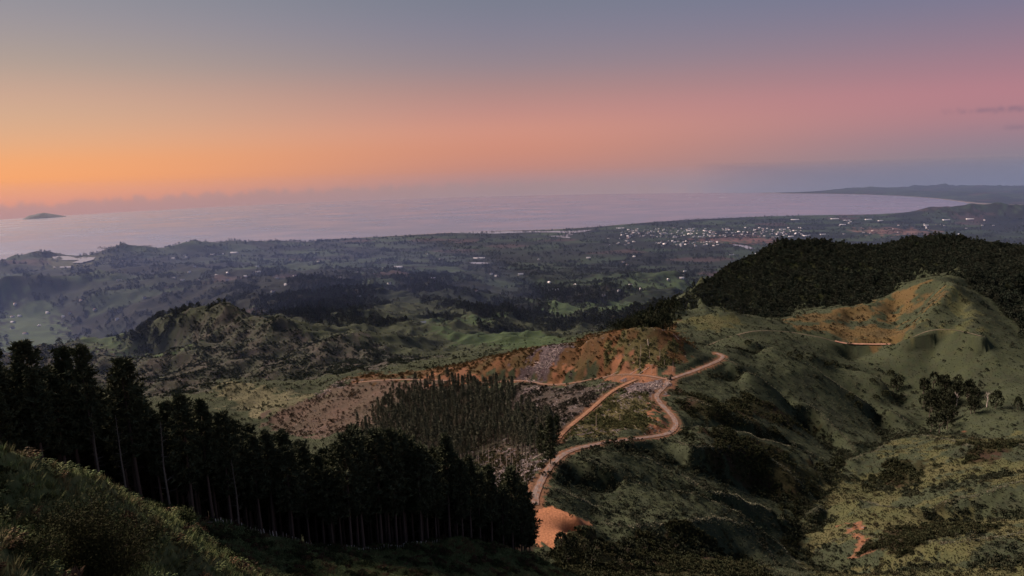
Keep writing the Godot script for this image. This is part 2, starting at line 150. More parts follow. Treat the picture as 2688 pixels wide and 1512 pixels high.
const COVERS := [
["scrub",[-1322.1,-1818.3,-913.8,-1465.6,-776.4,-1451.8,-477.2,-1151,-435.4,-1045.1,-395.8,-923,-474.3,-951.4,-799.1,-1084.3]],
["scrub",[-627.2,-1407.9,-397.6,-1291.2,-191.6,-1165,-110.9,-1019.6,-232.2,-967.8,-412.3,-1047.1,-555.5,-1209.5,-686.4,-1421.7]],
["grass",[-1892.2,-2653.9,-1648.4,-2535.5,-820.7,-1525.6,-827,-1487,-633.8,-1291.6,-535.9,-1231.4,-621.7,-1264.3,-845.7,-1458.9,-1436,-1978.6]],
["pasture",[-201.1,-1561.1,-105.4,-1430.5,7.6,-1541.3,81.4,-1044.1,38.1,-768.3,-61.9,-1196.8,-123.3,-1357.6]],
["pasture",[49.8,-2181.2,256,-2179.9,315.7,-2093.7,220.9,-1882.3,114.2,-1858,53.9,-1917.3]],
["pasture",[265.9,-2068.9,382.3,-1957.3,385.8,-1867.2,262.4,-1738.8,213.1,-1815.9]],
["pasture",[377.6,-2506,593.2,-2599.9,680.8,-2603.2,610.9,-2436.2,366.4,-2117.9]],
["pasture",[-217,-1622,-136.8,-1630.8,-28.7,-1726.9,-0.1,-1711.7,-79.7,-1567.3,-168.3,-1579.3]],
["bracken",[-229.8,-911.7,-220.5,-940.4,-146,-878.8,-44.9,-858.3,20.1,-937.2,72.4,-866.8,73,-727.4,65.5,-715.1,2.7,-764.7,-90,-819.2,-192.6,-861.7]],
["bracken",[72.4,-866.8,139.6,-1086.5,216.8,-1107.7,193.4,-832.1,171.3,-677.6,151.9,-659,115.9,-666.3,81.8,-698.4,65.7,-717.2]],
["cutover",[31.4,-482.5,43.2,-524.1,87.6,-613.8,114.3,-579.9,115.9,-542.8,110.3,-506.2,85.7,-490.8,50.5,-479.4]],
["cutover",[107.2,-710,143.5,-692.7,153.6,-667,132.1,-653,103.2,-682.9,98.8,-706.9]],
["clay",[81.8,-698.4,97.9,-685.8,116.2,-668.3,130,-661.6,146.7,-635.7,134.4,-595.9,117.7,-572,115.5,-613,96.1,-635.5]],
["clay",[114.3,-579.9,116.5,-546,108.5,-501.8,100,-491.2,94.8,-493.7,105.3,-510.4,111,-562.7]],
["clay",[-115.5,-836.2,-86.4,-832.1,-42.2,-796.3,-28,-771.1,-88.6,-804.6]],
["clay",[-10.3,-778.5,7.4,-773.9,15.8,-759.9,7,-757.8]],
["clay",[32.4,-745.9,52.7,-733.6,63.3,-713.1,43.7,-725.4]],
["slash",[48.2,-916.7,68.5,-831.3,49.2,-742.7,38.2,-736.7,11.3,-760,3,-773.9,25.1,-771.2]],
["slash",[2.6,-751.1,38.7,-710.6,27.7,-647.9,2,-692.7]],
["slash",[13.2,-666.1,39.8,-663.1,62.6,-626.3,38.4,-540.5,28.2,-526.7,8.4,-616.3]],
["slash",[91.2,-626.6,111.5,-640.8,128.7,-618,123.3,-583.5,102.4,-587.5]],
["slash",[-242.9,-862.7,-199.6,-871,-175.5,-849.3,-202,-835.4,-231.4,-817.1,-247.7,-807]],
["brown",[-300.3,-824.7,-242.2,-860.1,-210.4,-874,-139.2,-835.1,-64.8,-792.4,-49.7,-763.1,-132,-784,-149.3,-729.2,-182.3,-708,-244.9,-736.6]],
["litter",[-1.7,-757.8,58,-698.7,84.5,-629.4,60.4,-572.1,36.4,-513.6,28.3,-478.4,11.8,-608.9,-2.1,-670.2]],
["pale",[-439.1,-1025.2,-345.3,-930.3,-295.7,-904.5,-244.2,-848.5,-282.3,-828.2,-314,-836.6,-372.1,-888.3]],
["pad",[8.6,-336.4,22.7,-326.8,37.6,-339.5,24.9,-307.5,16.2,-299.9,5.6,-302.1,-2.4,-308.5]],
["clay",[-0.2,-388.6,9.2,-352.9,9.9,-333.4,1.6,-332.5]],
["logs",[-44.1,-654.9,-20.3,-614.1,8.7,-477.7,18.9,-401.1,8.1,-353,-7.2,-401.5,-27.7,-477]],
["forest",[264.9,-1354,316.2,-1381.6,348.4,-1330.7,1105.7,-3562,1661.3,-4561.5,1845.3,-4714.2,1967.7,-4518,1937.4,-4081.3,2070.2,-4123,2414.3,-4519.1,2859.7,-4860.1,2961.7,-4640.9,2908.4,-4292.9,2884,-4087.1,2885.8,-3652.9,562.6,-697.7,529.8,-736.2,535,-776.6,547,-831.5,575.9,-908.8,606.2,-1029.7,599.7,-1058.5,461.8,-919.2,416.3,-1049.2,345.8,-936.5,326.3,-1145.7,257.6,-1152.2]],
["bronze",[347.6,-920,405.6,-918.8,459.2,-913.6,521.1,-919.3,484.4,-819.1,431.7,-776.2,382.3,-819.6,337.5,-847.8]],
["gold",[505.8,-819.5,502.4,-774.9,484.7,-731.7,434.6,-765.5,438,-772.8,470.4,-794.7]],
["gold",[196.8,-879.9,231.8,-882.6,332.1,-1111,277.9,-872,254.6,-826.3,199.4,-828.1]],
["gold",[246.1,-520,272,-530.7,318,-576.4,352,-589.4,401.1,-542,411.2,-529.3,212.7,-263.4,128.9,-276.2,160.3,-382.8,171.2,-414.7,193.3,-449.6]],
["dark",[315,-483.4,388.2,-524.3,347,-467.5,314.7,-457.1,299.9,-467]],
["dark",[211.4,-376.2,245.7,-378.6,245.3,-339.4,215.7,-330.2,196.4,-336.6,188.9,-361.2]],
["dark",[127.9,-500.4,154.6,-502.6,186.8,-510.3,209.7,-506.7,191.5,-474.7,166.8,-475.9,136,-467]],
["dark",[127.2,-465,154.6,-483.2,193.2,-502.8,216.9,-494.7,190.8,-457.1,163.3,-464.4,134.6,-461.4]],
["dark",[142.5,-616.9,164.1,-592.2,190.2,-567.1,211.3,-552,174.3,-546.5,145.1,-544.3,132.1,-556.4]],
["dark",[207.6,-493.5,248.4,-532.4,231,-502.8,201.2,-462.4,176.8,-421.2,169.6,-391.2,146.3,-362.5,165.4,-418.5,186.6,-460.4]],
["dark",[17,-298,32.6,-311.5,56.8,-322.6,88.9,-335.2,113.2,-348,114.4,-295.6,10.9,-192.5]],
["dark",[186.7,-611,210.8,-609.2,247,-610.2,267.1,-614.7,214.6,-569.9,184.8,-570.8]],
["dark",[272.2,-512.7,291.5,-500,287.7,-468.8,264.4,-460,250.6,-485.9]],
["clay",[199.1,-411.1,197.9,-393.7,192.5,-377.6,191.9,-356.9,189,-353,187.6,-371.6,190.9,-388.4]],
["clay",[386.4,-592.5,393.4,-580.3,396.7,-567.9,387.8,-586.6]],
["wood",[-706.3,-2310.1,-738.9,-2750.8,-560.1,-2487.2,-430.9,-2234,-380.2,-1933.5,-391.4,-1714.4,-463.2,-1696.4,-565.5,-1850.9]],
["wood",[-397.8,-2502.8,-344.9,-2751,-221.4,-2539.9,-187,-2274.3,-271.8,-2145.1,-345.5,-2201]],
["wood",[-715.5,-1986.1,-616.6,-2025.6,-453.3,-1771.2,-393.5,-1528.9,-491.9,-1545.5,-641.8,-1801.4]],
["wood",[-109.5,-1792.4,-45.4,-2091.7,91.2,-2028.4,103.6,-1853,9.6,-1727.1,-82.7,-1639.3]],
["wood",[81.3,-1720.1,201.3,-1715.4,308.5,-1577.5,253.1,-1131.6,136.7,-698.4,184.5,-1572.7,94.1,-1538.5]],
["wood",[60.2,-2595,164.1,-2248.9,337.1,-2236.3,318.5,-2112.6,175.1,-2084.8,50.7,-2214.1]],
["wood",[3356.8,-6067,4384.9,-7765,3528.6,-6114.3,3768.8,-5944.3,4058.5,-5776.2,4269.9,-5621.7,4125.5,-5418.4,3518,-5783.6]],
["needles",[-83,-105.2,-81.7,-110,-79.9,-116.2,-78.6,-126.6,-72.1,-130.4,-66.8,-133.2,-62.6,-137.4,-60.2,-145,-55.3,-150.1,-49.6,-154.2,-43.3,-161.3,-35.3,-168.3,-26.1,-180.1,-17.6,-192.2,-8.9,-201.8,-1.8,-211,2.7,-221,3.9,-317,-2.6,-307,-13.1,-297.7,-26.3,-287.8,-39.8,-275.1,-55,-262.3,-68.2,-254,-78.9,-245.6,-88.5,-240.2,-97,-233.7,-102.5,-224.7,-109.9,-219,-118.6,-214.4,-129.2,-208.2,-134.3,-195.3,-139,-187,-142.5,-180.6]],
["stand",[-154.2,-732.8,-132,-784,-96.3,-789.2,-50.3,-774.6,-1.8,-731.1,1.7,-666.2,-13.6,-650.3,11.8,-608.9,27.1,-506.6,25.9,-439.9,8.7,-477.7,-16,-580.3,-38.1,-552,-54.3,-519.9,-97.7,-561.7,-138,-649.8]],
["shore",[-2386.7,-3709.4,-2064.9,-3676.9,-1869.7,-3318.2,-2074.1,-3208]],
["field_brown",[1254.6,-4826.9,1614.9,-4798,1753.6,-4573.8,1644,-4445.4,1186.7,-4662.5]],
["field_red",[2431.4,-5201,2715.3,-5255.9,2890.6,-4960.5,2658.1,-4783.7,2399.9,-4900.1]]]
const FENCE_LINE := [-61.3,-136.9,-60.9,-138.2,-59.6,-139.8,-56.8,-145.3,-54.7,-148.2,-49.2,-152.2,-43.1,-159.3,-35.1,-166.3,-30,-171.4,-25.8,-178.1,-21.1,-183.8]
const WATERS := [
["lagoon","long pale lagoon behind the sand spit at the river mouth",6,[-506.7,-5647,-260.8,-5660.3,139,-5596.9,136.2,-5489.7,-103.1,-5461.2,-209,-5503.9,-378.1,-5564.3]],
["river","pale tidal river bending past the edge of the town",6,[139,-5596.9,469.9,-5536.8,570.7,-5577.2,625.9,-5580.3,550.5,-5438.6,455.5,-5369.4,451.3,-5253.1,394.8,-5153.9,421.8,-5040.8,372.1,-5038.7,309.8,-5145.9,255.6,-5185.7,371,-5214.8,424.4,-5346.8,342.9,-5441.9,136.2,-5489.7]],
["river_bend","pale bend of the inland river beside the forested hill",13,[1332.2,-4397.8,1362.8,-4403,1413,-4333.8,1411,-4198.6,1382,-4166,1367.1,-4205.5,1368.1,-4281.8]],
["pond","pale forked pond on the coastal hill above the sea",135.9,[-2335.7,-3691.3,-2251.2,-3685.2,-2185.6,-3625.1,-2063.9,-3603,-2016.6,-3500.8,-2013,-3394.3,-2066.7,-3406.3,-2085.2,-3503.1,-2174.6,-3523.9,-2261.1,-3586.1]],
["pond","narrow pale pond just inland of the forked pond",135.9,[-2086.7,-3286.9,-1995.3,-3285.1,-1971.5,-3238.6,-2061.6,-3252]],
["pond","long pale irrigation pond between orchard hedges on the plain",61.8,[-222.7,-3540.5,-168.8,-3555.3,-105.3,-3519.9,-118.1,-3493,-175.9,-3495.1]]]
const SHEDS := [-172.7,-3873.9,60,-462.4,-2925.1,40,-524.5,-3006.1,26,-361.6,-3734.6,24,-1604.5,-3899.9,30,-1524.9,-3999.9,40,134.8,-2390.3,26,61.9,-2658,24,-668.9,-2049.4,20,-639.3,-2045.3,16,613.7,-2595.1,16,1741.9,-4785.8,40,1850,-4794.4,30,1969.5,-4830.4,44,2096.2,-4879.9,36,2366.6,-6065.7,60,2693.5,-6057.2,60,2718.7,-5894.8,50,2905,-5914.5,50,2947.4,-5805.7,36,2544.8,-5579.4,40,848.5,-5643.5,60,1114.1,-4907.4,40,1334.2,-3921.2,22,1192.2,-3915.1,24,417,-3914.2,22,35.3,-2831.1,20,166.7,-2685.6,24,-57.9,-2805.4,16,-909.8,-2100.3,18,-832.4,-2009.7,14,-200,-1590,12,-273.6,-2504.2,14,3411.8,-5706.8,50,3578.4,-5675,50,3087.1,-5405.5,30,-783.6,-2694.3,20,-1662,-3581.3,26,-1010.3,-2746.2,18,-998.3,-2845.1,18,-1499.6,-2752.9,16,-1648.4,-2535.5,12,-1557.6,-2477.2,10,-1737.8,-2519.4,12]
const TOWN_SIZE := 240
const HOUSES := [1898.1,-5382.1,1314.8,-5329.2,1273.5,-4899.7,1418,-5168,1969.6,-5301.9,1896.1,-5046.8,1430.5,-5164.6,1226.2,-5333.4,1089.6,-5198.1,1130,-5388.2,1276.2,-5254.7,1072.8,-5089,1069.3,-5186.1,1253,-5112.2,1261.6,-5126.4,1030.4,-5458.8,1372.8,-5065.1,1313.6,-5129.7,2059.1,-5159.4,913.8,-5412.4,1062.8,-4934.2,1185,-5376.4,1292.4,-5471.6,1586.8,-4985.7,1609,-5369.4,804.4,-5298.3,830.3,-5102.7,1293.4,-5334.4,1344.5,-5493.8,1863.2,-5041.8,1449.3,-5277.2,1864.4,-5180.2,1677.4,-5022.5,1111.9,-5226,1794.9,-5310.2,891.5,-5500,1584.1,-4888.7,1429.2,-4952.2,995.2,-4948.3,911.7,-5248.4,912.7,-5513.5,1879.4,-5018.7,1827.9,-5003.6,1405.4,-5056.1,1259.4,-5078.3,1310.1,-5364.3,899.1,-5414.9,1893.7,-4962,1255.5,-4951.5,1582.8,-4905.3,2021.1,-5192.4,1726.1,-5124.5,1291.4,-5217.7,845.6,-5053.3,1820.3,-5161,1938.4,-4944.7,1880.1,-5052.8,819.4,-5328.6,1245.5,-5097.9,1909.7,-5287.8,857.9,-5177.2,1056.1,-5092.5,1304.8,-5382.7,1979.2,-4945.7,1356.6,-4956.6,901.7,-5381.2,1630.1,-5469.2,1803,-5132.4,1601.7,-4931.7,1122.5,-5508.9,1199.5,-5239.5,992.7,-5250,870,-5207.2,1775,-5263.9,1946,-5220.9,2032.9,-5187.7,1865.9,-5393.3,1534.2,-5168.3,982.4,-5075.6,933.6,-5392.4,1697.2,-5083.2,991.8,-5282.8,1854.1,-5325.5,1624,-5090.2,1839.7,-4898,978.4,-5187.9,1064.7,-5090.7,1733.9,-5020.1,1456.4,-4960.4,1829.1,-4952.4,1787.9,-4984.2,953.2,-5523.7,930.4,-5277.6,1025.8,-4973,1874.9,-5089.2,1316.9,-5244.6,1336.6,-5306.9,1607.4,-5440.4,1325.1,-4981.1,2020.8,-5264.5,1562.8,-5126.1,1416.7,-5320.1,1294.2,-4894.3,910.5,-5168.2,1347,-4895.8,1376.2,-5330.7,1173.9,-5003.1,1666.8,-4861.1,1558.4,-5332.1,1163.1,-5398.1,855.8,-5145.8,1435.5,-4982.7,1821.6,-5005.9,1130.6,-5271.3,1590.9,-5339.9,1500.2,-4979.8,1458.2,-5291.7,1354.7,-5102.6,1587.2,-5446.3,1430,-5231.7,1217.1,-5169.7,2139.9,-5364.7,1840.5,-4999,1769.9,-5283.3,1163.9,-5069,1598.9,-5320.1,889.9,-4999.1,1873.3,-5463.5,1361.7,-5003.3,1293,-5506.1,982.8,-5367,1832.2,-4867.5,1271.2,-5322.9,832.5,-5229.3,814,-5058.5,1101.7,-5360.5,1448.3,-4898.6,2141,-5401.6,993.3,-5233.6,1598.7,-5372.5,1122.5,-4983.4,781.5,-5126.1,1355.1,-4925.2,842.8,-5341.3,1832.8,-5070.1,1352.3,-5474.4,1085.1,-5314,1680.8,-5122.5,1200.3,-5028.5,1812.1,-5216.2,1203.1,-5140.4,1147.4,-5153.2,1595.7,-5015.9,791.6,-5124.5,1802.8,-5184.5,2133.4,-5330.1,922.2,-5039.9,1464.7,-5463,1957.4,-4869.1,1964.5,-5003.2,1628.2,-5416.5,1882,-4949.5,1652.5,-5286.3,875.6,-5352.5,1157.8,-5484.4,1985.2,-5152.8,815.9,-4981,1657.9,-4946,1227.5,-4895.9,1823.2,-5247.4,1582,-5020.2,2065.6,-5412.3,1515.2,-4926.6,1095.2,-5196.9,1580.4,-5103.9,1693.1,-4852,1047.3,-5305,1774.3,-5108,972.1,-5554.6,1872.5,-5107.4,1455,-4960.8,1312,-5432.4,1993.6,-5292.9,1784,-5439,1565,-5295.6,1250.9,-5568.2,1999.9,-5041.4,1104.2,-5244,1039.7,-5372.9,1418.2,-5285.6,1439.5,-5095.8,1101.9,-5530.3,1658.7,-5180.8,1137.8,-5420.4,1451.4,-5192.2,1628.9,-5088.6,1767.3,-5480.6,1006.5,-5296.4,1628.1,-5190.6,1096.2,-5180.5,1086.8,-5182.5,1863.1,-5448.8,1094.2,-5378.8,1798.9,-5380.1,998.5,-5056.7,1103.9,-5146.5,1937.6,-5153.3,1008.9,-5462.8,943.3,-5098.8,921.8,-5214.3,1283.2,-4928.6,1020.4,-5293.8,1900.8,-5309,874.8,-5238.5,1125.1,-5125.8,1768.6,-5144.3,1920.6,-5107,1811.9,-4941.9,1666.2,-5110.3,1383.5,-4933.2,1086.8,-5330.2,1111.1,-5177.3,937.6,-5358.5,894.7,-5283.8,920.4,-5166.5,1246.8,-5379.4,1273.1,-5107.3,1881.4,-4966.7,1419.8,-5285.2,817.6,-5328.9,1530.3,-4970.6,1906.7,-4991.2,974.4,-5220.9,1847.4,-5030.5,1114.9,-5176.5,1239.6,-5246.8,1335.5,-5375.1,1083.9,-5448.4,1626.4,-5329.2,1375.2,-5468.7,1263.7,-4597.6,1234.8,-4576,1204.2,-4453.7,1023.6,-4470.3,924.1,-4408.5,1061.2,-4518.4,1183.1,-4445,1130.9,-4458.6,929.8,-4561.4,1282.3,-4607.3,1119.2,-4634.9,1104,-4623.9,952.9,-4514.1,1262.4,-4423.2,1290.5,-4531.2,1131.8,-4530,1226.1,-4376.5,1040.4,-4667.9,1222.7,-4579.2,1115.7,-4377.9,918,-4409.8,1130.8,-4602.8,1177,-4418.2,974.6,-4682.1,967.7,-4539.3,1201,-4570.3,1102,-4508.6,975.5,-4566.2,1045,-4451.3,1091.4,-4597.7,916.6,-4578.3,1123.7,-4619.2,1117.9,-4562.3,1076.8,-4472,1260.9,-4510.3,1072.9,-4645.9,1154.2,-4567.8,1273.8,-4434.2,950.8,-4600,1034.2,-4397.9,1015.2,-4673.4,1122.3,-4575.7,1041.3,-4609.3,1302.5,-4586.8,1063.7,-4517.8,655.9,-4898.9,612.7,-4517.3,678.2,-4605.6,791.1,-4894,795.4,-4686.9,735.1,-4902.7,747.9,-4594.8,749.6,-4608.6,691.3,-4646.1,759,-4736.4,753.3,-4751.8,711.8,-4516.6]
const FARMHOUSES := [-1458.1,-2860.7,-704.9,-2023.6,145.9,-3875,-1538.4,-3872.5,216.4,-2449.9,-971.5,-3498.1,-868.1,-2581.1,-1662.4,-3834.5,-632.9,-1994.1,-1139.3,-2619.8,435.1,-2137.9,-80.1,-2838.7,100.4,-2279.8,-610.3,-2563.2,-471.3,-4053.1,324.3,-2170.8,575.7,-3719.1,-975.9,-2749.3,-1073.6,-3537,-1846.9,-3449.5,-1131,-2765.9,669.6,-3939.2,-1264.1,-2467.6,-1808.5,-3391,143,-2744,-425.3,-1991.6,-1241.5,-2718,276.8,-2164.1,-1278.6,-2730.6,-1044.8,-2975.6,-1648.6,-3679.3,773.8,-3216.8,-406.4,-2388.6,385.2,-2154.1,-108.8,-2166,-744.7,-2237.8,-1246.8,-2599.1,155.8,-2591.1,-48.8,-2187.8,-1087.5,-2764.1,-825.8,-2743.9,154.9,-2367.6,-683.5,-3781.8,-1030.6,-2609.9,-43.8,-2351,-597.5,-2494.2,-716.4,-2284.4,-1284.3,-2880.4,409.4,-2478,-361.5,-2682.7,-1694.9,-3765.7,582.1,-3616.7,-242.1,-3431.4,561.8,-2582.4,-818.7,-2512.8,-904.4,-3394.4,-1360,-3103.9,695.4,-2906.1,-581.9,-2745,-1208,-2495.5,3207.8,-5378.3,2630.5,-4930.7,3183.2,-5436.6,2240.7,-4885.8,2900.3,-5054.9,2902.2,-5443.9,2577.2,-5344.7,3659.8,-5622.8,2963.2,-5181.8,2707.4,-5857.3,3042.6,-5324.3,3208.1,-5119,2720,-5174,3236.5,-5471.2,2405.6,-4952.1,3131.2,-5510.3,3527,-5311.5,2637.6,-5679.7,2526.8,-5079.1,2427.7,-4904.6,2473.4,-5472.1,2927,-4741.1,3469.2,-5349.4,2941.4,-5808.7,2696.8,-5777.5,-1525.1,-2538.5,-1636.5,-2331.3,-1703.7,-2433.1,-1765,-2522.9,-1318,-2392.3,-1266,-2283.9,-1431.2,-2452.8,-1535.3,-2480.8,-1548.6,-2259.8,-1307.3,-2370.3,-1567.2,-2358,-1807.7,-2607.3]
const HEDGES := [-1922.1,-3613.2,201,1.5,-297,-2161.4,54.7,-0.2,-489.5,-1902.6,111.8,1.7,-1408.1,-4152.3,139,0,14.3,-2934.9,98,0.3,-334.7,-4140.9,96,0.2,-1814.3,-3258.7,94.3,0,734.6,-3843.2,144.4,-0.2,325.2,-3061.8,80.5,0,-1938.5,-3562.8,186.6,-0.1,-644.1,-2305.8,145.4,-0.1,-651.7,-3787.4,64.9,-0.1,-2008.4,-3809.4,83.8,0,-151.6,-3226.6,91,0.1,-104.7,-2335,43.9,0.1,659.9,-4064,156.5,0.1,-1934.7,-3832.9,90.4,0,-3030.8,-5415.9,273.3,0.3,-1725.8,-4059.2,103,-0,-1154.2,-3952.1,190.5,-0,194.4,-2824.6,69.2,-0.3,-3018.7,-5857.3,154.2,-0.1,641.3,-2547.5,149.3,-0,696,-2961.7,81.7,0.1,-1273,-3285.3,176.5,-0.1,-673.6,-4188.6,55.4,-0.2,157.1,-2447.1,79.8,0,271.9,-4402.5,192.8,-0.2,-791.7,-2571.6,148.4,0.2,223.6,-3802.2,52.7,1.6,841.2,-4119.4,115.3,-0,-2.9,-2756,162.3,-0.2,-547,-2709.6,112.5,0.1,-2649.6,-5736.5,226.2,-0.1,-1683.3,-3963.8,88.3,-0.3,-450.6,-2315,117,1.7,-3390.1,-6240.5,207.4,-0.1,-1457.3,-2733.3,95.4,-0.3,160.6,-2743.1,165.9,1.6,-582.8,-4013.9,134.1,0,-54.1,-2072.7,50.1,0,-455.8,-1966.1,45.4,0,576.4,-3651.1,99.1,0.1,225.1,-2118.2,109.1,-0,279.1,-2137.6,91.8,-0.2,-1140.5,-3633.9,133.6,0,-622.2,-2941,131.5,-0,-966.5,-2468.2,96.4,-0.1,-1402.9,-3565.5,69.4,0.1,-1350.5,-2716,49.7,-0.1,-1185.6,-3955.7,169.7,0.1,-331.4,-4699.7,202.2,0.1,-355.3,-4202.1,142.3,0,448.3,-3268,99.2,-0.1,1017.1,-4717.2,158.6,-0,28.7,-2344.2,62.4,1.8,-330.1,-2727.9,167.4,0.2,-1849.4,-3692.3,108.5,0.1,-817,-2439.3,92.4,-0.3,-1921.9,-3627.2,102.7,1.7,555.4,-4707,144.2,-0.1,-1513.5,-3300,153.3,0,80.1,-3651.4,64.8,0,-3112.2,-5696.8,234.6,1.6,124.9,-2082.1,145.2,-0.1,-172.3,-2317,71.6,0.3,-1757.1,-3379.2,138.9,0,14.9,-3060.6,116.7,0,-530.2,-2401.7,104.9,1.7,-316.2,-3343.5,187,1.6,506.2,-3729.2,90,-0.1,193.6,-3185.8,94,-0.1,-1904.7,-3678,129.4,-0.1,-713.5,-2182.1,118.2,0.1,473.7,-2528.5,64.1,-0.2,765.3,-3571.2,152.6,1.7,-625.4,-2718.2,107.2,-0,189.1,-2430.1,131.9,0.1,-593.2,-3107,88.4,-0.1,-631,-3733,120.4,0.3,-750.8,-4111.3,182,0.1,-3213.7,-5912.1,93.7,0.1,205.3,-2764.9,134,-0.1,225.3,-2118.1,40.2,-0.3,-129.8,-4005.6,78.1,0.1,128.6,-2204.3,90,-0.1,508.8,-3594.6,159.4,0,-1667.3,-4026.8,100.8,-0.2,90.5,-2141,130.2,0,-44.7,-3220.2,109.5,-0,-553.9,-4750.3,217.9,0.2,-659.4,-2346.6,153.6,-0.1,309.7,-1222.4,82.9,1.6,-1540.9,-3751.9,126.1,-0,-183.3,-2868.2,43.1,0.2,-188.7,-3614.7,96.3,-0,-1661.1,-3240.4,172.1,0.2,-1748.1,-3686.9,131.6,1.6,664.1,-3762,80.8,-0.1,-1107.8,-3096.6,68.1,0.1,-543.9,-2804.6,75.6,0.3,-406.2,-2486.2,142.9,-0.1,-324.4,-3213.9,56.5,0,-777.9,-4275.1,118.4,0,-701,-2031.8,124,-0.1,-414.4,-3855.6,64.2,0,-640.9,-4079.5,120.2,1.6,102.7,-2664.7,147.7,-0,-412.2,-4910.6,186.3,0,511.4,-2189.2,142,0.1,-368,-2461.8,158.8,-0.2,-625.8,-3910.2,85.7,-0,-1470.3,-4061.4,137.9,0.1,268.1,-2852.9,137.8,0.1,1059,-4281.9,191.2,1.7,-58.6,-2029.6,98.7,-0.2,827.1,-4020.7,91.9,0.1,560.4,-3744.3,83.1,0.2,-165.5,-2726.3,134.9,-0.3,-2082.4,-3799,172.7,-0.2,-1872.1,-3722.6,210.9,-0.1,346.2,-3453.7,63,-0.1,-554.9,-1978.5,109.2,0.1,-1278.5,-4653.2,145,-0.2,-1221.9,-3441.8,56.3,-0.3,-903.1,-2367.9,100.1,-0,-1838.8,-3335.4,158,0.2,-392.5,-2488.4,48.6,0.1,-1365.8,-2811.3,172.9,0.1,-1443.4,-3725.9,114.2,-0,95.7,-2924.6,166.6,0,728.6,-4205.3,65.7,-0.2,100.8,-4986.3,69.2,-0.2,-311.6,-2763.4,104.7,0,67.8,-2698,120.2,-0.3,685.2,-3587.4,137.4,0.2,-449.5,-2463.4,159.8,0,-632.8,-2235.6,97.8,1.5,316.3,-3273.5,166.6,0.1,140.9,-2056.2,123.7,-0.2,-42.9,-2302.2,140.2,-0.1,-2644,-5656.1,276.7,1.8,-163,-2092.1,42.3,-0.1,-330.5,-2951.9,52.8,-0.1,-1667,-3928.9,64.9,0,-205.2,-2458.3,127,0.1,-428.2,-3250.9,134.3,-0.3,-424.7,-4538.8,223.8,-0.2,-1163.3,-4200.2,111.9,0.1,-513.5,-2450.9,93.8,-0.2,2727.9,-5051.8,207.8,0.2,2085,-4971.7,180.3,0.2,2686.6,-5845.6,288.2,-0.1,1564.9,-4992.6,134.9,-0,2235.5,-6053.1,140.3,0.1,1437.8,-4838.3,162.4,-0.1,1393.6,-5108.5,124.6,0.1,1581,-5256.4,193.1,-0.1,1889.2,-5970.5,261,-0,1495.6,-5687.1,130,-0,1503.3,-4882,256.9,-0.1,3124.6,-5801.6,134.9,-0,1623.5,-6305.3,225.2,-0.1,2576.5,-5130.7,184.3,-0,2705.4,-5083.4,177.2,0.1,1632.6,-5053.9,151.5,-0,2576.4,-5504.4,217.3,-0.1,3895.8,-5561,266.2,0.1,3127.2,-5777.8,183.1,-0.1,3065.4,-5766.4,162,0,2392,-6140,278.1,0.1,1619.5,-5210.3,272.4,0,3104,-5591.2,155.1,-0,3264.7,-5432.2,210.5,0.1,2519.9,-4639.1,232.2,-0.1,3025.1,-4981.3,222.2,0.2,2456.7,-5945.9,255.6,0,3041.5,-4971.3,140.1,0,1724,-4776.1,141.4,0.1,2300.2,-5204.2,128.9,-0.1,1651,-4753.8,181.9,-0,2554.6,-5595.1,252.9,0,2568.6,-4944.5,241.7,0.1,1832.2,-6247.9,283.3,0,3633.7,-5309,134.1,-0.1,2236.4,-5612,246,-0,1424.3,-4779.6,292.2,-0.1,2165.6,-5224.9,161.2,-0.1,2327.6,-5555.2,178.8,-0.1,2164.2,-5856.5,299.5,-0.1]
const GULLY_TREES := [411.2,-691.6,407.1,-658.2,394.7,-623.2,416.1,-708.5,426.8,-651.2,428.1,-678.5,381.2,-631.6,431.6,-676.2,406,-653.4,429.3,-646.7,404.9,-687,423.2,-684.4,406.4,-675.1,407,-612.6,431,-659.6,412.9,-657.3,431.3,-662.2,414.3,-670.2,435.5,-685.2,420.8,-674.5,415.4,-661.2,411.7,-669.1,415.8,-691.7,399.1,-665.8,431.3,-702.3,433.5,-700.9,383.7,-612,433.2,-663.8,420,-663.9,404.8,-614.1,418.1,-634.8,420.6,-669.1,390.2,-623.4,418.8,-681.4,432.4,-698.7,371.1,-602.2,432.3,-678.7,390.1,-623.5,418.2,-632,406.1,-647.9,411.1,-672.2,416.6,-708.2,416.6,-685.6,411.2,-663.8,431.4,-696.4,426,-708.4,400.9,-728.6,397.8,-730.3]
const LONE_TREES := [424.5,-611.4,434.7,-598.7,-74.2,-1539.5]
const DEAD_TREES := [425.3,-624.5,419.5,-658.6]
const SLOPE_SHRUBS := [373,-726.6,408.4,-738.8,422.2,-722.2,369.5,-709.3,402.4,-747.8,379,-712.5,279.6,-714.2,288.4,-710.7,337.7,-757.2,325.9,-674.2,330.7,-666.8,247.1,-745.7,169.9,-486.1,232.8,-524.2,238.3,-516.1,249.6,-527.9,189.8,-598.1,178.3,-582.3,189.4,-574.9,161.7,-559.3,157,-553.5,268.4,-493.4,269.5,-479.5,278,-480.3,277.4,-500.1,270.7,-461.9,242.7,-470,121.4,-497.3,119,-470.2,125.5,-485.3]
const SNAGS := [129.7,-672.1,122.3,-677.6,127.8,-649.8,138,-664.2,139.9,-653.4,146,-644,87.6,-613.8,119.5,-665.7,-30.7,-534.5,-36.8,-532.5,-26.2,-539.6,-20.4,-508.4,-15.6,-496.5,-11,-482,-6.6,-466.4,-3.8,-455.4,0.1,-447.3,2.6,-435.4,6.4,-431.5,8.9,-431.4,10.6,-402.6,13.6,-419.8,-2.5,-435.4,-16.1,-460.6,-39.6,-527.5,-42.3,-522.6,-31.6,-495.8,-26.6,-482.8,4.6,-399.2,-0.1,-411.3]
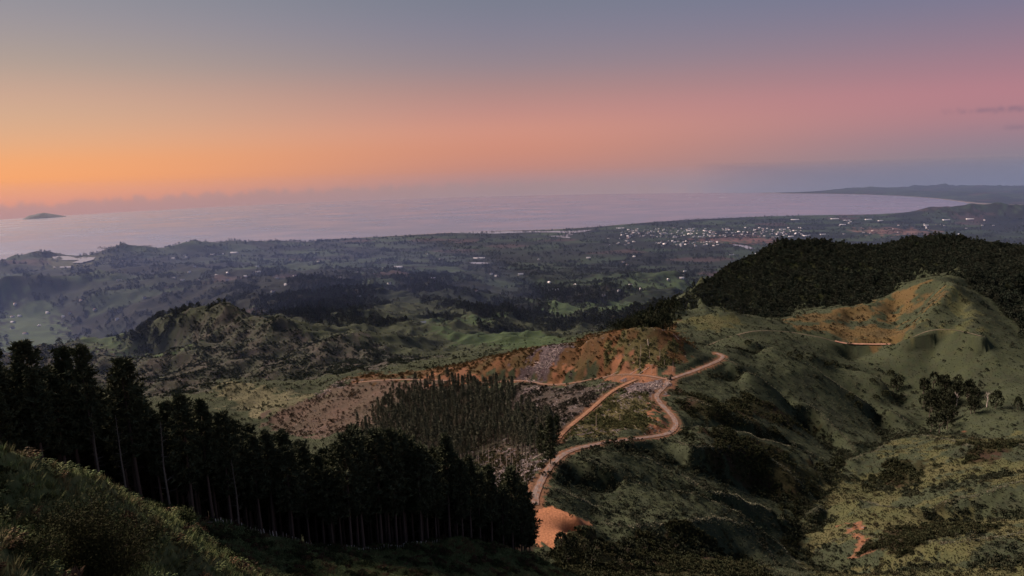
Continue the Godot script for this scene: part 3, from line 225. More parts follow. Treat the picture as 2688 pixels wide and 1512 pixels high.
const POLES_ON_SLOPE := [70.5,-633.1,75.9,-604.2,112.6,-571.2,79,-521.5,59.7,-509.9]
const HEAPS := [46.2,-758.7,9,60,35.2,-757,11,80,22.2,-757.5,12,80,18.5,-713.5,11,60,105.4,-605.4,8,90,121.8,-609.8,8,90,-216.5,-878,12,60,-236.3,-856.2,12,50,96.4,-592.1,6,40,-9.3,-465,7,40,5,-421.3,7,40,135.6,-612.7,3,20]
const FALLEN_LOGS := [71,-529,16,1,86,-509.3,12,2,58.1,-550.3,14,0.9,88.5,-584.4,18,0.8,98.1,-602.9,18,0.7,42,-510.1,14,1.1,47.1,-487.1,12,0.4,99.1,-532.7,10,2.2,72.1,-494.5,10,0.2,0.4,-496.8,14,0.2,9,-490.8,14,0.1,16.5,-463.4,12,0.3,2.9,-459.5,12,2.8,41.6,-754.4,22,0.5,115.2,-662.3,12,0.2,121.7,-657.1,12,0.3,158.4,-689.4,9,2.3,143.9,-694.8,12,0.1,115.3,-710.9,10,0.3,130.8,-686.6,8,1.5,11.1,-379.2,10,0.3,6.4,-370.3,10,0.2,97.3,-681.7,9,0.1,89.7,-682.7,7,0.4]
const CLAY_BENCH := [372.9,368.7,-819.1,384,367.3,-812.9,401.6,368.9,-802.1,421.9,371.9,-789.3]
const DEAD_PINES := [-76.1,-124.6,-73.2,-127.5,-67.1,-130.8,-58.6,-141.3]
const MACHINE := [138.8,-625.6]
const NEAR_PINES := [-8.2,-205.3,-80.8,-123,-4.7,-210.2,-52.2,-155.6,-72.9,-131.5,-81,-117.7,-62.1,-150.1,-70.6,-134.9,-80.5,-131.3,-35.3,-172.6,-25,-185.2,-43.8,-165.5,-63.9,-141.5,-83.9,-106.8,1.1,-218.7,-23.1,-188.7,-83.3,-111.6,-30.5,-180.9,-49.9,-160.1,-31.8,-175.2,-1.8,-214.2,-57.7,-151.3,-65.2,-135.8,-11.4,-202.6,-47.6,-164,-18,-197.3,-76.2,-133.4,-56.3,-154.9,2,-222.8,-40.7,-169.6,-19.7,-192.8,-88.1,-108.2,-40.5,-162.1,-44.6,-161.2,-13.9,-198.4,-26.1,-180.9,-76.9,-125.9,-81.3,-127.5,-61.7,-145.1,-38.4,-165.9,-85.3,-115.1,-16,-193.8,-64.2,-219.2,-23.4,-213.9,-16.2,-229.2,-93.6,-116.4,-30.3,-218.7,-109.9,-158.2,-99.9,-137.1,-55.2,-205.9,-55.2,-183.4,-104,-144.7,-32.6,-243.4,-61.8,-153.7,-68.5,-160.2,-90.7,-118.9,-97.3,-122.3,-87.4,-151.7,-14.2,-245.7,-92.9,-133.4,-64.9,-145.7,-49,-206.2,-30.5,-238.4,-76.9,-200.2,-22.8,-208,-50,-225.4,-45.9,-177.2,-70.5,-190.3,-87.5,-133.4,-81,-206.9,-78.8,-174.6,-91.5,-168.6,-83.6,-139.1,-54.8,-215,-108.5,-171.8,-40.1,-205.9,-20.2,-200,-24.3,-202.8,-41.4,-200.2,-76.4,-161.6,-113,-145,-66.5,-212.1,-78.7,-181.7,-48.4,-185.7,-68.3,-141.4,-79.7,-149,-82,-167,-64.6,-196.5,-9.8,-222.5,-55.9,-167.1,-98.7,-154,-80.3,-155.4,-0.6,-234.7,-105.8,-178.8,-89.4,-112.5,-73.1,-148.4,-99.2,-129.6,-37.4,-236.1,-96,-126.4,-104.1,-164.4,-38.5,-215.8,-5.6,-216.6,-98.9,-182.8,-70.2,-165,-51,-200,-85.3,-173.9,-17.4,-207.1,-70.9,-169.7,-27.5,-193.1,-47.4,-169.4,-104.2,-150.4,-65.9,-178.2,-54.9,-162.1,-102.5,-170.6,-19,-232.7,-82.7,-200.9,-98.1,-170.5,-85.9,-129.7,-79,-142.8,-59,-193.4,-49.1,-219.8,-85.5,-197.6,-106.2,-174.2,-36.8,-175.9,-110.6,-153.2,-40.2,-221.3,-94.6,-151.8,-90.7,-137.4,-62.4,-170.4,-51.6,-184.4,-113.5,-161.2,-25.1,-224.7,-49.4,-180.2,-83.4,-191.4,-95.6,-119.1,-86,-162.2,-34.5,-179,-75.2,-193.1,-90.6,-177.8,-54.5,-219,-118,-157.2,-78.2,-178.4,-66.9,-172.3,-91.9,-148,-67.2,-181.7,-3.7,-237.8,-76.6,-136.9,-60.3,-176.8,-27.6,-200.4,-85,-148.3,-93.6,-124,-52.6,-175.1,-92.9,-127.6,-64.6,-207.4,-83.3,-160.4,-79.9,-139.3,-100.6,-164.6,-44.9,-230.6,-86.1,-121.8,-41.7,-178.4,-25.7,-229,-109.5,-141,-75.2,-143.6,-88.5,-185.1,-87.9,-140.2,-23.7,-244.1,-28.6,-196.9,-85.5,-183,-47.8,-173.5,-67.3,-150.5,-33.3,-208.6,-84.2,-155.1,-73,-161.7,4.1,-230.8,-30.7,-184.5,-94.8,-167.8,-10.9,-239.9,-102,-176.2,-26.6,-209.1,-12.2,-212.4,-36.4,-184.8,-46,-204.9,-82.4,-194.8,-1.3,-227.3,-95,-158.4,-68.5,-144.7,-84.7,-142.7,-89.4,-162.8,-85.4,-186.3,-69.1,-153.3,-92.6,-174.7,-109.8,-164,-73.5,-196.5,-19,-204.2,-97,-142.9,-108,-134,-62.4,-209.7,-106.8,-153.3,-118.9,-154.2,-25.5,-217.2,-70.5,-205.3,-11,-219.3,-29.8,-190.3,-59.2,-181.1,-10.5,-245.5,-123.9,-153.2,-88.7,-144,-12.6,-233.4,-45.7,-196.2,-52.4,-208.9,-56.1,-200.7,-75.4,-174.8,-23.1,-196,-61.4,-166.5,-87.4,-118.2,-62.7,-184.8,-96.4,-186.2,-34.6,-201.8,-66.4,-201.8,-54.4,-222.8,-68.2,-208.8,-105.9,-141.6,-83.3,-120,-117.3,-160.4,-106,-131.4,-94.9,-139.9,-11,-215.7,-32.7,-187.1,-36.7,-207,-116.2,-144.3,-34.2,-220.8,-19,-216.2,-34.5,-238.7,-39.8,-209.5,-109.7,-146.6,-104.6,-134.9,-101.6,-156.4,-62.3,-204.3,-106.6,-159.2,-67.6,-193,-45.4,-200.5,-44.1,-192.1,-62.9,-158.4,-59.1,-199.2,-65.7,-155.3,-94.9,-163.4,-42.1,-182.7,-57.3,-175.4,-98.7,-177.8,-103.5,-128.8,-58.7,-162.9,-65.4,-168.5,-71.1,-193.4,-32.3,-204.5,-86.4,-125.3,-75.3,-169,2.9,-234.3,-57.6,-213.3,-20.3,-211.8,-114.3,-140.5,-114.7,-156.9,-68.5,-198.1,-7.6,-240.6,-34.4,-234.4,-40.5,-173.1,-18,-255,-93.1,-184.6,-13.3,-248.8,-41.6,-187,-83.3,-177.7,-54,-178.4,-34.4,-227.6,-54.3,-189,-78.9,-165.8,-92.3,-142.6,-115.8,-148.3,-29.3,-241.7,-96.3,-135.7,-62.9,-192.7,-76.6,-187.9,-81.4,-145.9,-85,-165.4,-116.2,-163.6,-35.9,-190.3,-20.7,-222.2]
const DEEP_PINES := [-58,-171.9,-98.4,-125.2,-128.7,-178.8,-33.1,-254.4,-93.5,-235.5,-60.8,-201.5,-55,-232.8,-79.9,-232.4,-111.5,-148.8,-29.5,-280.5,-29.6,-273.4,-51.5,-249.1,-92.9,-213.4,-113.8,-153.9,-90,-172.3,-64.8,-187.5,-29.7,-222.1,-95.1,-232.1,-95.1,-181.1,-97.5,-227,-101.3,-141.8,-99.8,-134.3,-80.1,-203.9,-59.1,-240,-121.4,-150.8,-114.1,-188.7,-101.3,-179.6,-122.2,-159.3,-119.1,-200.9,-8.8,-242.9,-96.3,-198.9,-91.4,-192.4,-121.8,-162.4,-4,-221.8,-10,-234.4,-22.5,-253.5,-67.2,-252,-34.5,-257.8,-42,-197.4,-79.5,-192.6,-50.3,-252.6,-71.6,-202.5,-125.9,-186.9,-52.1,-205.8,-5.2,-226.8,-91.2,-225.9,-102.4,-214.7,-66.7,-236.6,-92.7,-159.7,-69.5,-227.3,-110.5,-200.4,-101.2,-221.7,-52.3,-243.2,-124.4,-202.1,-74.5,-228.1,-115.6,-182.2,-79.3,-214.8,-75.4,-179.1,-62.5,-245.4,-18.5,-249.2,-124.8,-168.5,-69.2,-156.8,-16,-250.8,-63.8,-225.7,-67.3,-166.5,-141.8,-180.8,-102.1,-146.9,-64.7,-216.2,-112.1,-212.2,-87.5,-189.5,-136.9,-177.4,-112,-156.1,-129.3,-184.2,-96.8,-156.5,-115,-201.4,-86.6,-178,-127.5,-192.2,-107.3,-201.4,-40.6,-261.3,-87.9,-236.3,-55.2,-210.1,-120.9,-211.3,-31.2,-232,-57.1,-220.8,-109.8,-206.2,-116.6,-174.8,-42.7,-223.2,-14.1,-215.3,-69.5,-218.3,-123.2,-176.9,-108.6,-182,-108.2,-176,-89.9,-157.5,-115.3,-205.6,-76.8,-235.3,-122.2,-155.4,-44,-206.7,-112.4,-172.5,-36.8,-261.3,-112.6,-186.1,-37.2,-203,-106.6,-218.3,-139.5,-171.6,-46,-261.5,-132.7,-174.9,-136.5,-189,-121.6,-205.5,-58.2,-216.6,-105.8,-192.6,-72.8,-245.9,-36.5,-246.8,-34.1,-276.3,-122.9,-186.5,-65.4,-229.2,-46.3,-227.5,-106,-170.3,-96,-211.5,-78,-208,-129.5,-189.9,-120,-147.7,-51.5,-194,-122.8,-171.7,-40.5,-202.7,-129.1,-200.7,-87,-167.7,-61.8,-253.8,-32.5,-190.2,-103.1,-132,-87.4,-147.1,-107.3,-207,-111.9,-190.2,-41.5,-214.4,-62.1,-198.5,-90.6,-195.3,-88.4,-220.1,-70,-149.1,-88.5,-229.1,-56.7,-230.1,-74.4,-155.2,-81,-218.8,-99.9,-197.5,-97.4,-174.6,-25.4,-275.5,-128.2,-169.3,-78.1,-152.6,-58.5,-185.3,-137.7,-185.6,-29.4,-261.3,-121.9,-167.7,-106.2,-148.3,-142.6,-177.8,-58.3,-251.9,-140.1,-174.7,-62.4,-182,-96.9,-161.5,-134.8,-191.6,-106.1,-187.9,-79,-238.5,-27.8,-252.6,-72.6,-249.5,-100.9,-152.5,-132.9,-185.2,-90,-150.1,-136,-181.9,-43.6,-271.9,-109.7,-195.7,-69.9,-180.2,-100.5,-204.3,-75.2,-185.7,-38.7,-248.5,-37.9,-254.6,-112.8,-215,-115.1,-209,-124.8,-193.9,-62.9,-222.2,-35.9,-243.7,-38.9,-242.3,-62.2,-231.3,-69.3,-236.3,-105.1,-203.3,-29.9,-202.2,-48.3,-192.6,-62.3,-161.8,-22.6,-220.3,-47,-234.1,-39.2,-231.8,-127.7,-205.1,-80.8,-235.3,-22.2,-257.4,-63.8,-213.1,-24.3,-234,-69.4,-245.9,-68.4,-231,-64.5,-163.7,-100.7,-173.3,-106.7,-139.1,-22.9,-211,-27.7,-226.9,-31.4,-249.6,-117,-188.4,-93.3,-201,-96.5,-129,-73.2,-234.5,-32.6,-225,-108.9,-210.3,-22.9,-229.1,-53.6,-239.8,-26.5,-270.9,-40.6,-194.2,-45.6,-257.8,-97.9,-149,-88.6,-155.1,-6.3,-233.6,-113.7,-179.8,-126.7,-182.3,-75.7,-219.1,-72.6,-223.7,-49.5,-188.3,-39.7,-181.7,-74.8,-248,-129.1,-165.8,-51.3,-260.6,-46.7,-251.4,-126.9,-199.1,-128.7,-162,-43.6,-255.6,-120,-189.6,-84.7,-170.5,-70.9,-233.2,-104.2,-222.1,-31.3,-275.5,-21.3,-246.8,-79.2,-197.5,-94.6,-147.9,-77.9,-158.4,-96.8,-216.7,-19.2,-219.8,-86.8,-217.7,-37.7,-226.7,-95.1,-220.2,-117.2,-178.1,-120.6,-180.7,-114.4,-151,-72.5,-144.9,-8,-218.7,-68.3,-224.6,-40.7,-244.5,-44.3,-185.3,-70.1,-214.2,-125.7,-165.2,-110.4,-188.1,-90.5,-200.2,-51.6,-220.8,-36.6,-195.7,-58,-178.5,-79.3,-228.5,-97.5,-222.9,-68.3,-185.7,-98.6,-206.4,-65.7,-221.6,-24.2,-241,-75.3,-152.7,-53.9,-261.6,-89.8,-130.6,-102.8,-189.2,-75.8,-206.3,-41.9,-252,-64.5,-247.6,-73.7,-239.7,-103,-198,-47.2,-211.4,-39.2,-266.6,-12.2,-227.8,-120.5,-165.1,-35.5,-251,-83.8,-218.8,-94.2,-228.5,-115,-171.7,-101.9,-191.9,-89.6,-207.1,-84.1,-237.1,-108.2,-136.6,-2.9,-230.8,-51.1,-214.8,-76,-164.4,-50,-263.7,-77.2,-225.2,-37.7,-275.1,-121.3,-191.9,-75.9,-212.5,-111.5,-175.1,-30.6,-193.8,-59.2,-254.6,-62.2,-233.9,-104.3,-167.3,-44.2,-214.5,-72.7,-181.6,-65.8,-241.4,-84.7,-205.6,-58.5,-190.5,-57.3,-204.4,-59.7,-169.3,-71.3,-176,-100.8,-209.3,-101.8,-126.6,-49.7,-176.7,-92.6,-155.5,-36.5,-213.2,-75.7,-245,-77,-203.8,-116.7,-196.3,-126.9,-158.9,-40.4,-225.6,-112.5,-166,-127.8,-174.1,-94.6,-194.6,-99,-158.1,-89.7,-213.3,-112.5,-207.6,-93.7,-170.5]
const STAND_FILL := [-154.1,-747.7,-117.9,-780.2,-20.8,-699.6,-6.2,-597.1,-80.4,-636.6,-123,-612.4,-102.2,-597.5,-100.7,-763.7,-105.2,-582.4,-46.7,-696.3,-129.5,-656.5,-97.8,-787.7,-96.8,-594.7,12.3,-524.9,-40,-664,-105.9,-625.1,-14.8,-721.1,-47.5,-730.5,-131,-640.1,-76.6,-773.5,6.4,-604.3,-89.5,-726.6,-100.6,-663.6,-111.9,-670,-142.6,-698.2,-43,-707.1,-63.8,-676.3,-75.1,-673.1,10.4,-479.8,-89.7,-669.2,-115.9,-752.3,-12.5,-569.1,-106.2,-735.5,8.5,-497.4,-1.5,-550.8,-130.6,-626.3,-12.5,-695.6,-61.6,-690.9,25,-470.7,-54.7,-578.7,15.5,-562.2,-22.8,-664.8,-42.1,-574.5,-118.3,-622.9,-52.1,-706.4,-97.4,-569.6,-70.6,-713.4,-115.5,-679.8,-40.7,-726.6,-86.7,-744.8,-69.3,-620.8,-65.4,-705.3,-139.6,-652.4,-94.8,-739.3,-127,-690.4,14,-542.4,-123.9,-619.9,-108.8,-732.9,-28.4,-627.7,-67,-692.5,26,-505.8,-29.2,-731.5,-121.7,-624.2,-70.4,-757.9,-55.8,-756.8,-81.9,-642.3,-63.9,-763.1,-23.9,-703.7,-85.3,-557.6,-24.1,-584.3,-91.4,-767.2,-32.1,-616.3,21.3,-455.6,-121.7,-708.7,-24,-680.9,-57.9,-596.2,23.5,-452.7,-108.7,-753.4,-7.5,-560.7,-45.7,-632.4,-122.8,-746.6,-22.9,-674.8,-9.7,-727.6,-111,-781.2,-50.2,-741.4,-80.4,-732.1,-120.1,-614.9,-40.8,-737.6,-102.8,-649.2,-58.8,-731.9,-93.5,-652.6,-2.5,-574.4,-123.1,-737.4,-20.9,-615,4.9,-531.3,-54.4,-544.8,-80.4,-584.6,-103.6,-661.1,-114.1,-655.3,-71.6,-762.4,-66.7,-676,18.7,-463.9,-26.6,-637.3,-4.8,-637.8,-104.8,-758.5,-40.8,-642.3,-12.6,-595.3,-110.8,-601.5,-79.9,-674.5,-115.7,-683.9,-21.9,-596.8,-74.3,-614.6,-67.4,-742.3,-32.9,-603.5,-94.5,-683,-68,-709.4,-18.7,-677,-125.2,-692.9,-58.1,-556.1,-88.3,-762.9,-77.6,-593.9,2.3,-549.1,-39.1,-686.3,-27.9,-646.9,-69.2,-615.1,-2.1,-529.7,-12.9,-734.2,-91.1,-771.9,25.2,-499.8,-35.5,-660.2,-113,-755,-26.8,-578.9,-76.5,-743.7,-47.1,-638,-129.4,-773.6,2.8,-619,-45.6,-622.9,-62,-758.6,-100.9,-620.2,-96.9,-598.4,-70,-554.7,16.1,-494.2,16.4,-489.8,-47,-735,-20.1,-712.3,-28.9,-680.7,-111,-649.8,-88.7,-720.1,-75.4,-750.6,-65,-756.1,-32.6,-625.6,-74.3,-704.4,-48.1,-630.3,19.5,-557.1,-66.4,-760.5,-72.6,-611,-118.6,-675.1,-65.8,-589.9,1.7,-511,-105.2,-604.4,-29.2,-716.3,-24,-641.2,14.4,-466.9,-28.1,-725,-92.9,-677,-54.3,-695.7,-70.6,-647.5,-32.3,-637,-14.9,-577.6,-84.8,-749.6,-93.1,-582.7,-94.2,-757.6,-59,-656.6,20.6,-472.3,2.3,-562.4,5.4,-520.3,-107.9,-619,-127.9,-671.3,5.2,-579.5,-96.3,-766.6,-78.9,-563.7,-57,-672.8,-31.5,-650.6,-41.7,-650,-100.8,-583.2,-51,-766.3,-31.3,-705.5,-32.1,-658.4,-57.8,-727.6,-60.3,-705.8,-112,-693,-4.7,-683.3,-34.7,-563.1,-50.1,-556.8,14.1,-517,-128,-720.8,-101.9,-677.8,-135.4,-659.4,-64.2,-656.1,-82.2,-729.7,-4.6,-673.2,-42.5,-711.3,-106.9,-636.6,-128.1,-696.7,-126.3,-686.3,-56.9,-747.7,-23.3,-736.1,-105.9,-679.3,-45.5,-683.9,-105.9,-706.9,-28.6,-751.5,-66.5,-644.1,-79.4,-770.9,14.5,-548.9,-66.1,-560.2,-33.7,-740.1,-56.2,-738.8,-124.1,-781.6,-29.6,-686.8,10.3,-492.9,-53.7,-687.4,-19.2,-607.7,-49.6,-634,-61.5,-532.6,-127.7,-675.5,-66,-624.9,-92.5,-615.8,-6.9,-732.1,-96,-578.6,-154.8,-757,-22.6,-626.1,-13.9,-655.1,-79.3,-759.3,-95.3,-750.6,-49,-663.4,-72.1,-776.3,-35,-633.1,-100.8,-752.1,-30.6,-601.8,-90.8,-592,-109.8,-719.4,-37,-746.7,-133.7,-735.5,15.8,-486.9,-116.4,-759.2,-69.5,-739.9,-71.1,-643.6,-114.3,-705.6,-59.8,-662.5,14.8,-577.6,-117,-585.6,-98.6,-564.1,-22.8,-629.8,-120.4,-618.6,25.1,-465,-75.8,-662.8,-36.2,-652.3,-62.4,-557.3,-87.2,-709.4,-85.6,-585.6,-54.9,-649.1,-37.5,-703.1,-133.2,-751.7,7.1,-567.5,20.5,-545.5,-50.1,-653.4,-143.6,-771,-69.1,-684,-64.7,-574.2,-133.8,-649.6,14.3,-473.9,-133,-697.9,-106.9,-646.5,-122.6,-767.6,9.3,-490,1,-626.5,-34.5,-566.5,-57.7,-752.1,-111.4,-586.7,-5.1,-723.3,-37,-642.5,-55.4,-600,-10.6,-641.6,-70.2,-573.5,-82.7,-725.2,-61.5,-569.3,-121.1,-702.2,14.9,-500.2,-85.7,-582,-1.4,-675.2,-116.1,-595,-91.9,-565.2,-122,-763,-98.4,-651.8,-37.3,-735.5,-12.4,-729.8,-55.3,-656.9,-82.3,-579,-97.2,-638.2,-26.8,-587.7,7.4,-539.3,9.2,-591.8,9.4,-487,-129.2,-743.2,-57.1,-633.4,-84.9,-651.7,-39.9,-576.4,-52.7,-561.7,-42.2,-717.8,-69,-717.9,-114,-589.8,-88.3,-596.1,-15.8,-609.6,10.6,-547.4,-27.3,-600.1,-153.6,-695.9,-72,-551.1,25.8,-492.3,-122.3,-680.7,-45.5,-651.7,-100.6,-631.8,-60.8,-633,-65.6,-632.5,-97.2,-730,-114.3,-773.6,-93.3,-593.5,-54.1,-768.4,2.8,-591.8,-89.7,-742.2,-110.6,-684.8,-100.2,-671.8,-20.3,-672.9,-14.5,-659.1,-81.9,-559.9,-37.8,-562.9,-52.1,-591.3,-97.1,-644.1,-68.5,-749,19.5,-478,-28.8,-607.3,-120,-670.6,19.3,-548.8,-124.6,-661.6,-96.3,-664.2,-57.5,-768.2,-51.6,-773.2,-52.8,-541.6,-17.1,-582.8,-65.5,-551.9,-6.1,-617.1,2,-528.2,-94.7,-785.7,-94.6,-704.1,-94.9,-769.1,15.4,-503.2,-88.9,-774.5,-22.4,-749.5,-122.5,-637.8,-76.5,-757.3,-44.9,-604.5,-50.7,-605.9,-56.3,-772.9,-30.5,-664.5,-69.8,-677.7,-38.2,-670.1,-45.6,-535.8,-16.3,-589.8,-143.8,-647.4,-53.3,-732.3,-131.9,-745,-118.3,-715.8,-84,-738.4,-39.4,-751.1,-105.7,-600.6,-120.7,-765.5,-63.6,-740.4,-83.6,-680.3,24,-482.2,-109.7,-764.8,-111.4,-633.9,-68.4,-779,-57.1,-714.6,-41,-744.2,-1.3,-547.5,-40.9,-700.8,-106.7,-664.7,-21.6,-725.2,-50.8,-624.4,-7.5,-691.5,-61.1,-763.3,-6,-708.3,-39.1,-556,-129.2,-783.2,-69.1,-753.4,-61,-616,-92.1,-648.8,-45.7,-764.4,-30.1,-742.5,-20.2,-703.8,-60,-720.9,-30.3,-749.2,-107.2,-672.8,-98.7,-697.2,-104.9,-777.3,0.6,-593.6,-102.4,-579.3,-113,-710.1,-81.8,-652.1,-18.8,-689.3,-62,-540.7,-2.3,-536.1,-71,-735.3,-9.2,-593.5,-41.7,-559.2,-4.4,-608,-102.6,-568.6,-3.5,-712.6,-23,-712.2,-118.6,-745,-140.6,-644,-153.6,-691.5,-17.5,-595.1,-126.3,-627.2,-116.9,-619.3,10.2,-550.7,-73.9,-561,-65.5,-724.8,-15.8,-677,-99.7,-775.6,-92.3,-698,-35.7,-742.3,-133.8,-763.3,-147.8,-684.1,-108.5,-574.6,-77.6,-629.3,-49.6,-562,-91.3,-758,-19.7,-685.1,-71.5,-657.3,-6.4,-704.1,-36.7,-616.1,-48.5,-593.4,-86.8,-735.8,-39.2,-713.7,6.1,-560.7,-83.8,-624.7,0.4,-687.5,-57.8,-526.6,-73.6,-661.1,16.7,-510.8,-109.4,-737.3,-61.5,-727.3,-115.7,-633.1,-38.9,-559.4,-95.8,-676.6,21,-485.2,-88.1,-767.6,-113.3,-783.2,-64.3,-535.5,-109,-699.9,23.5,-495.4,-10.6,-736.4,-98.1,-668,-121.4,-643.9,-105.8,-722.2,-102.6,-711.7,-54.3,-681.2,-77.7,-654.6,-103.6,-645,-59.9,-754.2,-135.2,-671.9,-137.7,-714.6,-106.6,-740,-48.8,-721.7,5.1,-506.4,-61.5,-670.4,5.6,-555.7,-29.1,-660.6,-47.7,-619.1,-138.4,-686.1,-114.2,-778.3,-46.9,-602.5,4.7,-523.4,-121.5,-726.4,-24.4,-718.6,10.1,-540.9,-92.2,-573.9,-92.3,-662.8,-24.9,-603.9,-148,-756,-130.1,-731.7,-17,-703.9,-5.2,-602.5,-92.5,-746.4,-27,-650.8,-113.7,-667.6,-72.2,-542.7,-4.4,-689.5,11.4,-598.9,-96.7,-583.9,-64.7,-769.9,-19.9,-653,-122.6,-597.4,-6.8,-584.7,-100.8,-690.5,-80.3,-766.1,-77,-679,19.4,-518.4,-15.8,-745.2,-150.6,-750.8,-83.2,-568.3,-72.1,-539.4,-79.3,-691.2,-69.6,-744.3,-18.6,-602.3,-118.2,-626.8,-59.6,-716.6,-91.4,-689.7,-138.3,-727.9,-51.2,-675.3]
